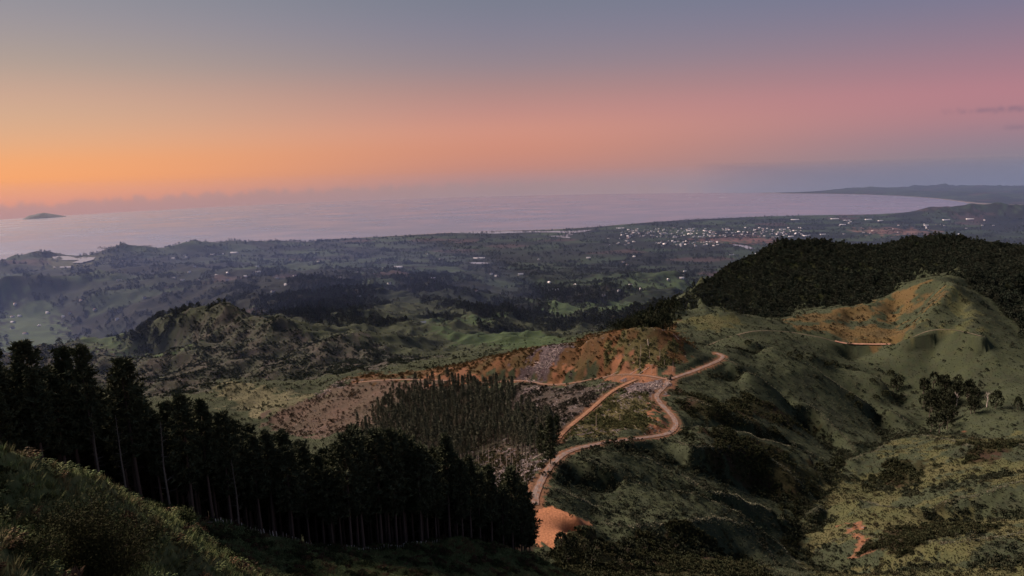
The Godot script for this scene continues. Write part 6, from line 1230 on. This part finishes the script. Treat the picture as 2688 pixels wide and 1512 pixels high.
func make_near_plants() -> void:
	var m := tinted()
	var f := fern()
	var g := tuft(14, 1.1, 0.55, 0.07, Color(1, 1, 1))
	var w := round_crown(90, 0.22, Vector3(.7, .55, .7), Color(1, 1, 1))
	var fp := []
	var ft := PackedColorArray()
	var gp := []
	var gt := PackedColorArray()
	var wp := []
	var wt := PackedColorArray()
	for i in 150000:
		var a := rng.randf_range(-0.74, 0.18)
		var d := sqrt(rng.randf_range(40.0 * 40.0, 215.0 * 215.0))
		var x := sin(a) * d
		var z := -cos(a) * d
		var edge := 150.0 + 62.0 * clampf((a + 0.35) / 0.4, 0.0, 1.0)
		if d > edge + 4.0 and rng.randf() < 0.93: continue
		var patch := n_patch.get_noise_2d(x * 2.2, z * 2.2)
		var dice := rng.randf()
		if d < 90.0 and a < -0.30: dice = minf(1.0, dice + 0.22)
		if dice < 0.20 + 0.35 * patch:
			fp.append(turned(spot(x, z, -0.05), rng.randf_range(.5, 1.1)))
			ft.append(tint(Vector3(.075, .052, .028) if patch + rng.randf_range(-.3, .3) > 0.62 else Vector3(.078, .100, .042), .35))
		elif dice < 0.24:
			wp.append(turned(spot(x, z, -0.1), rng.randf_range(.5, 1.5)))
			wt.append(tint(Vector3(.034, .042, .018) if rng.randf() < .7 else Vector3(.062, .040, .026), .35))
		else:
			gp.append(turned(spot(x, z, -0.03), rng.randf_range(.6, 1.3)))
			gt.append(tint(Vector3(.104, .132, .056), .3) if patch < 0.2 else tint(Vector3(.112, .110, .054), .3))
	copies("bracken", "green and rusty bracken ferns on the near slope", f, m, fp, ft)
	copies("near_grass", "long grass on the near slope", g, m, gp, gt)
	copies("weeds", "low leafy weeds among the grass on the near slope", w, m, wp, wt)
	print("near ", fp.size(), " ", gp.size(), " ", wp.size())

func make_bush(called: String, label: String, at: Vector3, r: Vector3, leaves: int, size: float, c: Color) -> void:
	var t := thing(called, label, "bush")
	t.position = at
	var m := tinted()
	var st := begin()
	var tips := []
	for i in 42:
		var d := anywhere()
		d.y = absf(d.y) + 0.35
		d = d.normalized()
		var tip := Vector3(d.x * r.x, d.y * r.y, d.z * r.z) * rng.randf_range(.62, 1.0)
		tube(st, Vector3(d.x, 0, d.z) * 0.3, tip * 0.5 + Vector3(0, r.y * 0.12, 0), .06, .035, 4, Color(.07, .055, .045))
		tube(st, tip * 0.5 + Vector3(0, r.y * 0.12, 0), tip, .035, .012, 3, Color(.07, .055, .045))
		tips.append(tip)
	part("branches", done(st), m, t)
	var lf := begin()
	for i in leaves:
		var tip: Vector3 = tips[rng.randi() % tips.size()]
		var p := tip * rng.randf_range(.45, 1.04) + Vector3(rng.randfn(), rng.randfn() * .8, rng.randfn()) * 0.115 * r.x
		if p.y < 0.05: continue
		var g := rng.randf_range(.6, 1.4)
		var dir := (Vector3.UP * .7 + anywhere()).normalized()
		leaf(lf, p, dir * size * rng.randf_range(.7, 1.5), dir.cross(anywhere()).normalized() * size * .5, Color(c.r * g, c.g * g, c.b * g))
	part("foliage", done(lf), m, t)

func make_bushes() -> void:
	make_bush("manuka_bush", "big rounded dark bush with fine leaves on the near grassy slope", spot(-27.0, -42.6, -0.4), Vector3(4.6, 7.0, 4.2), 36000, .15, Color(.030, .032, .015))
	make_bush("low_shrub", "low dark shrub beside the foot of the big rounded bush", spot(-27.4, -37.0, -0.3), Vector3(2.4, 1.7, 2.2), 6000, .14, Color(.036, .042, .018))
	make_bush("low_shrub", "small round green shrub on the spur above the broken fence", spot(-40.9, -82.4, -0.2), Vector3(2.0, 2.3, 1.9), 5000, .18, Color(.040, .052, .022))
	make_bush("low_shrub", "rusty brown shrub below the small round green shrub", spot(-41.1, -85.7, -0.2), Vector3(1.7, 1.3, 1.5), 3000, .17, Color(.062, .038, .024))

func make_trees() -> void:
	var m := tinted()
	var wood := Color(.09, .075, .062)
	var variants := []
	for k in 4:
		var tr := begin()
		tube(tr, Vector3.ZERO, Vector3(.2, 5.0, .1), .45, .25, 6, wood)
		for i in 6:
			var a := TAU * i / 6.0
			tube(tr, Vector3(.2, rng.randf_range(3.0, 5.0), .1), Vector3(cos(a) * 3.0, rng.randf_range(6.0, 10.0), sin(a) * 3.0), .16, .05, 4, wood)
		variants.append([done(tr), round_crown(420, 1.15, Vector3(4.6, 5.2, 4.6), Color(.024, .028, .017))])
	for i in GULLY_TREES.size() / 2:
		var t := thing("gully_tree", "dark spreading tree in the clump filling the gully below the grassy peak", "tree", "trees of the gully clump")
		var v: Array = variants[i % 4]
		part("trunk", v[0], m, t)
		var c := part("crown", v[1], m, t)
		c.position.y = 2.0
		t.transform = turned(spot(GULLY_TREES[i * 2], GULLY_TREES[i * 2 + 1], -.3), rng.randf_range(.9, 1.35), rng.randf_range(.95, 1.35))
	var labels := ["dark bell shaped conifer standing alone on the grassy mound", "dark tree half cut off at the edge of the grassy mound", "lone dark tree on the bright green paddock"]
	for i in LONE_TREES.size() / 2:
		var t := thing("lone_tree", labels[i], "tree")
		part("trunk", variants[i][0], m, t)
		part("crown", round_crown(700, 1.2, Vector3(5.0, 8.5, 5.0), Color(.022, .026, .015)) if i < 2 else variants[2][1], m, t)
		t.transform = turned(spot(LONE_TREES[i * 2], LONE_TREES[i * 2 + 1], -.3), [1.05, 0.8, 1.5][i])
	var dead := ["pale dead tree beside the bell shaped conifer on the mound", "grey dead tree at the edge of the gully clump"]
	for i in DEAD_TREES.size() / 2:
		var st := begin()
		tube(st, Vector3.ZERO, Vector3(.3, 7.0, 0), .5, .3, 6, Color(.30, .27, .24))
		tube(st, Vector3(.3, 7.0, 0), Vector3(-.3, 14.0, .4), .3, .08, 5, Color(.30, .27, .24))
		var br := begin()
		for k in 16:
			var y := rng.randf_range(4.0, 13.0)
			var a := rng.randf() * TAU
			var p := Vector3(0, y, 0)
			var q := p + Vector3(cos(a) * 2.2, rng.randf_range(.8, 2.4), sin(a) * 2.2)
			tube(br, p, q, .13, .06, 4, Color(.30, .27, .24))
			tube(br, q, q + Vector3(rng.randf_range(-1, 1), 1.4, rng.randf_range(-1, 1)), .06, .02, 3, Color(.30, .27, .24))
		var t := thing("dead_tree", dead[i], "tree")
		part("trunk", done(st), m, t)
		part("branches", done(br), m, t)
		t.position = spot(DEAD_TREES[i * 2], DEAD_TREES[i * 2 + 1], -.2)
	var sh := []
	for k in 3: sh.append(round_crown(320, .6, Vector3(2.6, 1.9, 2.6), Color(.026, .030, .016)))
	for i in SLOPE_SHRUBS.size() / 2:
		var o := top_mesh("round_shrub", sh[i % 3], m)
		o.transform = turned(spot(SLOPE_SHRUBS[i * 2], SLOPE_SHRUBS[i * 2 + 1], -.2), rng.randf_range(.9, 2.0))
		tag(o, "round dark shrub dotted on the grassy right hand hills", "bush", "round shrubs on the grassy hills")
	for i in ROAD_TREES.size() / 2:
		var t := thing("bushy_tree", "dark bushy tree crowding the hollow below the orange clay pad", "tree", "bushy trees below the clay pad")
		part("trunk", variants[i % 4][0], m, t)
		part("crown", variants[i % 4][1], m, t)
		t.transform = turned(spot(ROAD_TREES[i * 2], ROAD_TREES[i * 2 + 1], -1.0), rng.randf_range(.55, .85))

# ------------------------------------------------------------------ logging leftovers
func log_mesh(l: float, r: float) -> ArrayMesh:
	var st := begin()
	tube(st, Vector3(-l / 2, 0, 0), Vector3(0, r * .3, 0), r, r * .9, 7, Color(1, 1, 1))
	tube(st, Vector3(0, r * .3, 0), Vector3(l / 2, 0, 0), r * .9, r * .7, 7, Color(1, 1, 1))
	for s in [-1.0, 1.0]:
		for i in 7:
			var a := TAU * i / 7.0
			var b := TAU * (i + 1) / 7.0
			var rr := r if s < 0 else r * .7
			for q in [Vector3(s * l / 2, 0, 0), Vector3(s * l / 2, cos(a) * rr, sin(a) * rr), Vector3(s * l / 2, cos(b) * rr, sin(b) * rr)]:
				st.set_color(Color(1.2, 1.1, 1.0))
				st.add_vertex(q)
	return done(st)

func make_logs() -> void:
	var tones := [plain(.24, .20, .19), plain(.17, .135, .125), plain(.13, .105, .11), plain(.32, .27, .24)]
	var meshes := [log_mesh(4.0, .22), log_mesh(6.0, .2), log_mesh(3.0, .28), log_mesh(8.0, .18)]
	var heap_labels := ["heap of grey branches at the head of the debris fan", "heap of grey branches halfway down the debris fan", "heap of grey branches at the foot of the debris fan by the road", "heap of branches spilled below the ridge road", "big purple grey log heap on the landing edge", "tangled log heap inside the bend of the landing", "pale log heap at the far end of the ridge road", "pale log heap below the far end of the ridge road", "small log heap on the slope below the landing", "stack of pale logs among the cut stumps", "stack of logs beside the cut stumps near the road", "small pale heap beside the dark machine"]
	for i in HEAPS.size() / 4:
		var p := spot(HEAPS[i * 4], HEAPS[i * 4 + 1])
		var r: float = HEAPS[i * 4 + 2]
		var t := thing("log_heap", heap_labels[i], "log pile", "log heaps on the logged ridge")
		t.position = p
		for k in int(HEAPS[i * 4 + 3]):
			var a := rng.randf() * TAU
			var f := sqrt(rng.randf()) * r
			var x := cos(a) * f
			var z := sin(a) * f
			var y := ground(p.x + x, p.z + z) - drop(Vector2(p.x + x, p.z + z).length()) - p.y + rng.randf_range(.1, 2.2) * (1.0 - f / r * .8)
			var o := part("log", meshes[rng.randi() % 4], tones[rng.randi() % 4], t)
			o.position = Vector3(x, y, z)
			o.rotation = Vector3(0, rng.randf() * TAU, rng.randf_range(-.35, .35))
	for i in FALLEN_LOGS.size() / 4:
		var l: float = FALLEN_LOGS[i * 4 + 2]
		var o := top_mesh("fallen_log", log_mesh(l, .26), tones[3 if i % 2 else 0])
		o.position = spot(FALLEN_LOGS[i * 4], FALLEN_LOGS[i * 4 + 1], .35)
		var a: float = FALLEN_LOGS[i * 4 + 3]
		var dir := Vector3(cos(a), 0, -sin(a))
		var e0 := spot(o.position.x - dir.x * l * .5, o.position.z - dir.z * l * .5, .3)
		var e1 := spot(o.position.x + dir.x * l * .5, o.position.z + dir.z * l * .5, .3)
		o.position = (e0 + e1) * .5
		var ax := (e1 - e0).normalized()
		var side := ax.cross(Vector3.UP).normalized()
		o.basis = Basis(ax, side.cross(ax), side)
		tag(o, "pale felled trunk lying on the logged slope", "log", "felled trunks on the logged slopes")
	var m := tinted()
	var poles := []
	for k in 4:
		var st := begin()
		var h := 9.0 + 2.5 * k
		tube(st, Vector3(0, -.5, 0), Vector3(rng.randf_range(-.4, .4), h, 0), .26, .13, 6, Color(.30, .25, .21))
		for q in 3:
			var y := h * rng.randf_range(.4, .95)
			var a := rng.randf() * TAU
			tube(st, Vector3(0, y, 0), Vector3(cos(a), y + .3, sin(a)), .07, .03, 3, Color(.26, .22, .19))
		poles.append(done(st))
	for i in SNAGS.size() / 2:
		var o := top_mesh("bare_trunk", poles[i % 4], m)
		var knob := i < 8
		o.transform = turned(spot(SNAGS[i * 2], SNAGS[i * 2 + 1]), rng.randf_range(.6, 1.05))
		tag(o, "bare standing trunk left on the logged knob above the landing" if knob else "bare standing trunk among the felled logs near the road bend", "trunk", "bare trunks on the logged knob" if knob else "bare trunks by the felled logs")
	for i in POLES_ON_SLOPE.size() / 2:
		var o := top_mesh("bare_trunk", poles[(i + 1) % 4], m)
		o.transform = turned(spot(POLES_ON_SLOPE[i * 2], POLES_ON_SLOPE[i * 2 + 1]), .8)
		tag(o, "bare standing trunk on the slope between landing and lower road", "trunk", "bare trunks below the landing")
	# machine at the landing
	var mp := spot(MACHINE[0], MACHINE[1])
	var mach := thing("digger", "small dark machine parked at the outer edge of the landing", "digger")
	mach.position = mp
	mach.rotation.y = 0.7
	var dark := plain(.022, .020, .018, .6)
	var track := BoxMesh.new()
	track.size = Vector3(3.6, .8, .6)
	for s in [-1.0, 1.0]:
		var o := part("track", track, dark, mach)
		o.position = Vector3(0, .42, s * 1.0)
	var body := BoxMesh.new()
	body.size = Vector3(3.0, 1.1, 2.2)
	part("body", body, plain(.05, .042, .03, .5), mach).position = Vector3(-.3, 1.42, 0)
	var cab := BoxMesh.new()
	cab.size = Vector3(1.3, 1.3, 1.1)
	var cab_part := part("cab", cab, dark, mach)
	cab_part.position = Vector3(.5, 2.6, .45)
	var pane := BoxMesh.new()
	pane.size = Vector3(.04, .7, .8)
	part("window", pane, plain(.03, .035, .04, .1), cab_part).position = Vector3(.66, .15, 0)
	var arm := begin()
	tube(arm, Vector3(1.0, 1.8, -.4), Vector3(3.6, 4.2, -.4), .22, .18, 5, Color(.05, .042, .03))
	tube(arm, Vector3(3.6, 4.2, -.4), Vector3(5.0, 1.6, -.4), .17, .12, 5, Color(.05, .042, .03))
	part("boom", done(arm), m, mach)

func make_fence() -> void:
	var t := thing("post_fence", "old batten fence of pale leaning posts along the foot of the near pines", "fence")
	var wood := [plain(.50, .48, .45), plain(.34, .32, .29), plain(.20, .18, .16)]
	var posts := []
	for k in 3:
		var st := begin()
		tube(st, Vector3(0, -.3, 0), Vector3(.03, 1.15 + .15 * k, 0), .085 + .04 * (k % 2), .07 + .03 * (k % 2), 5, Color(1, 1, 1))
		posts.append(done(st))
	var prev := Vector3.ZERO
	var wires := begin()
	var n := FENCE_LINE.size() / 2
	var far := 0.0
	for i in n - 1:
		var a := Vector2(FENCE_LINE[i * 2], FENCE_LINE[i * 2 + 1])
		var b := Vector2(FENCE_LINE[i * 2 + 2], FENCE_LINE[i * 2 + 3])
		var k := maxi(int(a.distance_to(b) / .62), 1)
		for j in k:
			var q := a.lerp(b, float(j) / k)
			var p := spot(q.x, q.y)
			if rng.randf() < .12: continue
			var kind := rng.randi() % 3
			var o := part("post", posts[kind], wood[rng.randi() % 3], t)
			o.position = p
			o.rotation = Vector3(rng.randf_range(-.14, .14), rng.randf() * TAU, rng.randf_range(-.14, .14))
			if prev != Vector3.ZERO:
				for y in [.45, .85]:
					tube(wires, prev + Vector3(0, y, 0), p + Vector3(0, y, 0), .008, .008, 3, Color(.12, .11, .10))
			prev = p
	part("wire", done(wires), tinted(.6), t)
	# weathered gate frame at the near end
	var gp := spot(FENCE_LINE[0], FENCE_LINE[1])
	var g := thing("wooden_frame", "weathered wooden yard frame with crooked rails at the fence corner", "frame")
	g.position = gp + Vector3(-1.5, 0, 3.0)
	var gm := [plain(.055, .047, .04), plain(.16, .145, .125)]
	for x in [-2.0, 0.1, 1.8]:
		var st := begin()
		tube(st, Vector3(x, -1.2, .1 * x), Vector3(x + rng.randf_range(-.1, .1), 2.3, .1 * x), .16, .13, 6, Color(1, 1, 1))
		part("post", done(st), gm[0], g)
	for y in [1.0, 2.1]:
		var st := begin()
		tube(st, Vector3(-2.4, y + rng.randf_range(-.2, .1), -.1), Vector3(2.4, y + rng.randf_range(-.1, .3), .25), .11, .09, 5, Color(1, 1, 1))
		part("rail", done(st), gm[1], g)
	for x in [-1.4, -.8, .7, 1.2]:
		var st := begin()
		tube(st, Vector3(x, -.6, 0), Vector3(x + rng.randf_range(-.2, .2), 1.2, 0), .07, .06, 5, Color(1, 1, 1))
		part("batten", done(st), gm[1], g)

# ------------------------------------------------------------------ buildings and farmland
func gable(w: float, l: float, h: float, rise: float) -> ArrayMesh:
	var mesh := ArrayMesh.new()
	var st := begin()
	var c := [Vector3(-w, -3, -l), Vector3(w, -3, -l), Vector3(w, -3, l), Vector3(-w, -3, l)]
	for i in 4:
		var a: Vector3 = c[i] * .5
		var b: Vector3 = c[(i + 1) % 4] * .5
		a.y = -3
		b.y = -3
		var a2 := Vector3(a.x, h, a.z)
		var b2 := Vector3(b.x, h, b.z)
		for q in [a, a2, b, b, a2, b2]: st.add_vertex(q)
	for s in [-.5, .5]:
		for q in [Vector3(-w * .5, h, l * s), Vector3(0, h + rise, l * s), Vector3(w * .5, h, l * s)]: st.add_vertex(q)
	st.generate_normals()
	st.commit(mesh)
	st = begin()
	var e := .52
	for s in [-1.0, 1.0]:
		var p := [Vector3(s * w * e, h - .1, -l * e), Vector3(0, h + rise + .1, -l * e), Vector3(0, h + rise + .1, l * e), Vector3(s * w * e, h - .1, l * e)]
		for k in [0, 1, 2, 0, 2, 3]: st.add_vertex(p[k])
	st.generate_normals()
	st.commit(mesh)
	return mesh

func place_house(called: String, mesh: Mesh, wall: Material, roof: Material, x: float, z: float, turn: float, label: String, category: String, group: String) -> void:
	var o := MeshInstance3D.new()
	o.name = numbered(called)
	o.mesh = mesh
	o.set_surface_override_material(0, wall)
	o.set_surface_override_material(1, roof)
	add_child(o)
	o.position = spot(x, z)
	o.rotation.y = turn
	tag(o, label, category, group)

func make_buildings() -> void:
	var walls := [plain(.38, .38, .40), plain(.26, .26, .27), plain(.54, .53, .54), plain(.17, .17, .18)]
	var roofs := [plain(.34, .35, .38, .6), plain(.14, .14, .15, .6), plain(.58, .58, .60, .5), plain(.18, .12, .11, .7)]
	var meshes := [gable(9, 13, 4, 2.0), gable(8, 11, 3.5, 2.2), gable(11, 20, 5, 2.2), gable(8, 15, 5, 2.0)]
	var roof_words := ["grey roofed", "dark roofed", "white roofed", "brown roofed"]
	var size_words := ["small", "tiny", "long", "tall"]
	for i in HOUSES.size() / 2:
		var k := rng.randi() % 4
		var q := rng.randi() % 4
		var town := i < TOWN_SIZE
		place_house("house", meshes[k], walls[rng.randi() % 4], roofs[q], HOUSES[i * 2], HOUSES[i * 2 + 1], rng.randf() * TAU, "%s %s house %s" % [size_words[k], roof_words[q], "in the coastal town beside the river mouth" if town else "in the hamlet inland of the coastal town"], "house", "houses of the coastal town" if town else "houses of the inland hamlet")
	for i in FARMHOUSES.size() / 2:
		var k := rng.randi() % 2
		var q := rng.randi() % 4
		var x: float = FARMHOUSES[i * 2]
		var d := Vector2(x, FARMHOUSES[i * 2 + 1]).length()
		var place := "on the floor of the misty green valley" if x < -1100.0 and d < 3300.0 else ("among the orchards near the coast" if d > 3300.0 else "among the rolling green paddocks")
		place_house("farmhouse", meshes[k], walls[rng.randi() % 3], roofs[q], x, FARMHOUSES[i * 2 + 1], rng.randf() * TAU, "%s %s farmhouse %s" % [size_words[k], roof_words[q], place], "house", "farmhouses among the paddocks")
	for i in SHEDS.size() / 3:
		var w: float = SHEDS[i * 3 + 2]
		var d := Vector2(SHEDS[i * 3], SHEDS[i * 3 + 1]).length()
		place_house("shed", gable(w * .45, w, 5, 2.0), walls[2], roofs[2], SHEDS[i * 3], SHEDS[i * 3 + 1], PI / 2 + rng.randf_range(-.25, .25), "%s pale roofed shed %s" % ["very long" if w >= 40.0 else ("long" if w >= 24.0 else "short"), "near the shore" if d > 5000.0 else ("on the orchard plain" if d > 3200.0 else "among the inland paddocks")], "shed", "pale sheds on the farmland")

func hedge_mesh() -> ArrayMesh:
	var st := begin()
	var n := 24
	for i in 420:
		var x := rng.randf_range(-.5, .5)
		var a := rng.randf_range(-.2, PI + .2)
		var r := rng.randf_range(.75, 1.1) * (.85 + .25 * sin(x * 40.0))
		var p := Vector3(x, maxf(sin(a), 0.02) * r * 7.5, cos(a) * r * 3.0)
		var g := rng.randf_range(.7, 1.25)
		var d := (Vector3(0, sin(a), cos(a)) + anywhere() * .8).normalized() * 2.0
		d.x *= 0.012
		var s := Vector3(rng.randf_range(.012, .03), rng.randf_range(-.8, .8), rng.randf_range(-.8, .8))
		leaf(st, p, d, s, Color(.026 * g, .032 * g, .020 * g))
	return done(st)

func make_farmland() -> void:
	var m := tinted()
	var hm := [hedge_mesh(), hedge_mesh(), hedge_mesh()]
	for i in HEDGES.size() / 4:
		var o := top_mesh("shelter_hedge", hm[i % 3], m)
		o.position = spot(HEDGES[i * 4], HEDGES[i * 4 + 1], -.6)
		o.basis = Basis(Vector3.UP, HEDGES[i * 4 + 3]).scaled_local(Vector3(HEDGES[i * 4 + 2], rng.randf_range(.8, 1.5), 1.0 + HEDGES[i * 4 + 2] / 120.0))
		var far := Vector2(HEDGES[i * 4], HEDGES[i * 4 + 1]).length()
		tag(o, "%s dark shelter hedge %s" % ["long" if HEDGES[i * 4 + 2] > 100.0 else "short", "near the shore" if far > 5000.0 else ("between orchard blocks on the plain" if far > 3200.0 else "on the rolling inland paddocks")], "hedge", "shelter hedges of the farmland")
	var crown := round_crown(60, 2.0, Vector3(4.0, 4.0, 4.0), Color(1, 1, 1))
	var p := []
	var t := PackedColorArray()
	for i in 120000:
		var a := rng.randf_range(-.72, .74)
		var d := 1500.0 * exp(rng.randf() * log(7000.0 / 1500.0))
		var x := sin(a) * d
		var z := -cos(a) * d
		if ground(x, z) < 4.0 or cover_at(x, z) != 0: continue
		var f := n_patch.get_noise_2d(x * .12, z * .12) + .4 * n_patch.get_noise_2d(x * .5, z * .5)
		if f < .0 + rng.randf() * .45: continue
		p.append(turned(spot(x, z, -1.0), rng.randf_range(.6, 1.5), rng.randf_range(.7, 1.4)))
		t.append(tint(Vector3(.028, .034, .020), .35))
	copies("scattered_trees", "dark trees scattered in belts over the distant farmland", crown, m, p, t)
	print("farm trees ", p.size())

# ------------------------------------------------------------------ scene
func _ready() -> void:
	t_start = Time.get_ticks_msec()
	rng.seed = 20240
	var cam := Camera3D.new()
	cam.name = "camera"
	cam.position = Vector3(0, EYE, 0)
	cam.rotation_degrees = Vector3(-11.0987, 0, -1.4161)
	cam.fov = 42.99
	cam.near = 1.0
	cam.far = 60000.0
	add_child(cam)
	cam.current = true
	var env := Environment.new()
	var sky := Sky.new()
	sky.sky_material = make_sky()
	env.background_mode = Environment.BG_SKY
	env.sky = sky
	env.sky_rotation = Vector3(-SKY_TIP, 0, 0)
	env.background_energy_multiplier = 0.45
	env.tonemap_mode = Environment.TONE_MAPPER_LINEAR
	env.tonemap_exposure = 2.22
	env.sdfgi_enabled = true
	env.ssao_enabled = true
	env.ssil_enabled = true
	env.volumetric_fog_enabled = true
	env.volumetric_fog_density = 0.0
	var we := WorldEnvironment.new()
	we.name = "world"
	we.environment = env
	add_child(we)
	var sun := DirectionalLight3D.new()
	sun.name = "sun"
	var az := deg_to_rad(-60.0)
	var el := deg_to_rad(37.0)
	sun.look_at_from_position(Vector3.ZERO, -Vector3(sin(az) * cos(el), sin(el), -cos(az) * cos(el)))
	sun.light_color = Color(1.0, 0.88, 0.81)
	sun.light_energy = 1.55
	sun.light_angular_distance = 34.0
	sun.shadow_enabled = true
	add_child(sun)
	stage("sky")
	# noises
	n_big.noise_type = FastNoiseLite.TYPE_SIMPLEX_SMOOTH
	n_big.fractal_type = FastNoiseLite.FRACTAL_RIDGED
	n_big.frequency = 1.0 / 420.0
	n_big.fractal_octaves = 4
	n_big.seed = 11
	n_mid.noise_type = FastNoiseLite.TYPE_SIMPLEX_SMOOTH
	n_mid.fractal_type = FastNoiseLite.FRACTAL_RIDGED
	n_mid.frequency = 1.0 / 120.0
	n_mid.fractal_octaves = 3
	n_mid.seed = 5
	n_small.noise_type = FastNoiseLite.TYPE_SIMPLEX
	n_small.frequency = 1.0 / 11.0
	n_small.fractal_octaves = 3
	n_small.seed = 8
	n_tone.noise_type = FastNoiseLite.TYPE_SIMPLEX
	n_tone.frequency = 1.0 / 60.0
	n_tone.fractal_octaves = 5
	n_tone.fractal_gain = 0.65
	n_tone.seed = 31
	n_patch.noise_type = FastNoiseLite.TYPE_SIMPLEX
	n_patch.frequency = 1.0 / 26.0
	n_patch.fractal_octaves = 3
	n_patch.seed = 77
	n_field.noise_type = FastNoiseLite.TYPE_CELLULAR
	n_field.cellular_return_type = FastNoiseLite.RETURN_CELL_VALUE
	n_field.cellular_distance_function = FastNoiseLite.DISTANCE_MANHATTAN
	n_field.cellular_jitter = 0.75
	n_field.frequency = 1.0 / 190.0
	n_field.fractal_type = FastNoiseLite.FRACTAL_NONE
	n_field.seed = 4
	# ground
	solve_relief()
	stage("relief")
	make_heights()
	stage("heights")
	make_ground()
	stage("ground")
	make_sea()
	make_island()
	make_waters()
	var orange := Vector3(.135, .078, .052)
	var tan_ := Vector3(.108, .084, .073)
	var pale := Vector3(.132, .110, .100)
	make_road("clay_road", "clay road winding from the orange pad up to the landing and over the saddle", LANDING_ROAD, 2.1, orange, tan_, pale)
	make_road("clay_road", "narrow clay road running along the logged ridge", RIDGE_ROAD, 1.6, orange, Vector3(.155, .096, .070), pale)
	make_road("skid_trail", "steep strip of bare clay dragged down from the landing", SKID_TRAIL, 1.8, Vector3(.17, .092, .054), orange, Vector3(.19, .112, .072), 0.3)
	make_road("hill_track", "grassy dirt track contouring round the hills below the peak", HILL_TRACK, 1.3, Vector3(.060, .058, .038), Vector3(.075, .066, .046), Vector3(.095, .080, .060))
	make_road("clay_bench", "flat bench of bare clay cut into the foot of the bronze hill", CLAY_BENCH, 2.8, Vector3(.17, .10, .07), Vector3(.21, .125, .088), Vector3(.20, .12, .085), 0.35)
	# air
	make_haze("haze", "thin evening haze lying far out over the sea", Vector3(0, -470, -13560), Vector3(44000, 1060, 12000), 0.000015, Color(.66, .62, .66))
	make_haze("haze", "thin bluish evening haze lying over the coastal plain", Vector3(0, 60, -4200), Vector3(30000, 580, 6600), 0.000032, Color(.62, .72, .97))
	make_haze("haze", "blue haze round the distant coastal hills", Vector3(12000, -400, -13000), Vector3(15000, 900, 10000), 0.00007, Color(.36, .46, .60))
	make_haze("valley_mist", "blue evening mist pooled in the green valley on the left", Vector3(-1350, 140, -2150), Vector3(2900, 420, 2600), 0.000065, Color(.62, .72, .97))
	# things
	make_pines()
	stage("pines")
	make_forest()
	stage("forest")
	make_scrub()
	stage("scrub")
	make_trees()
	make_logs()
	make_fence()
	make_buildings()
	stage("buildings")
	make_farmland()
	make_near_plants()
	make_bushes()
	stage("all")
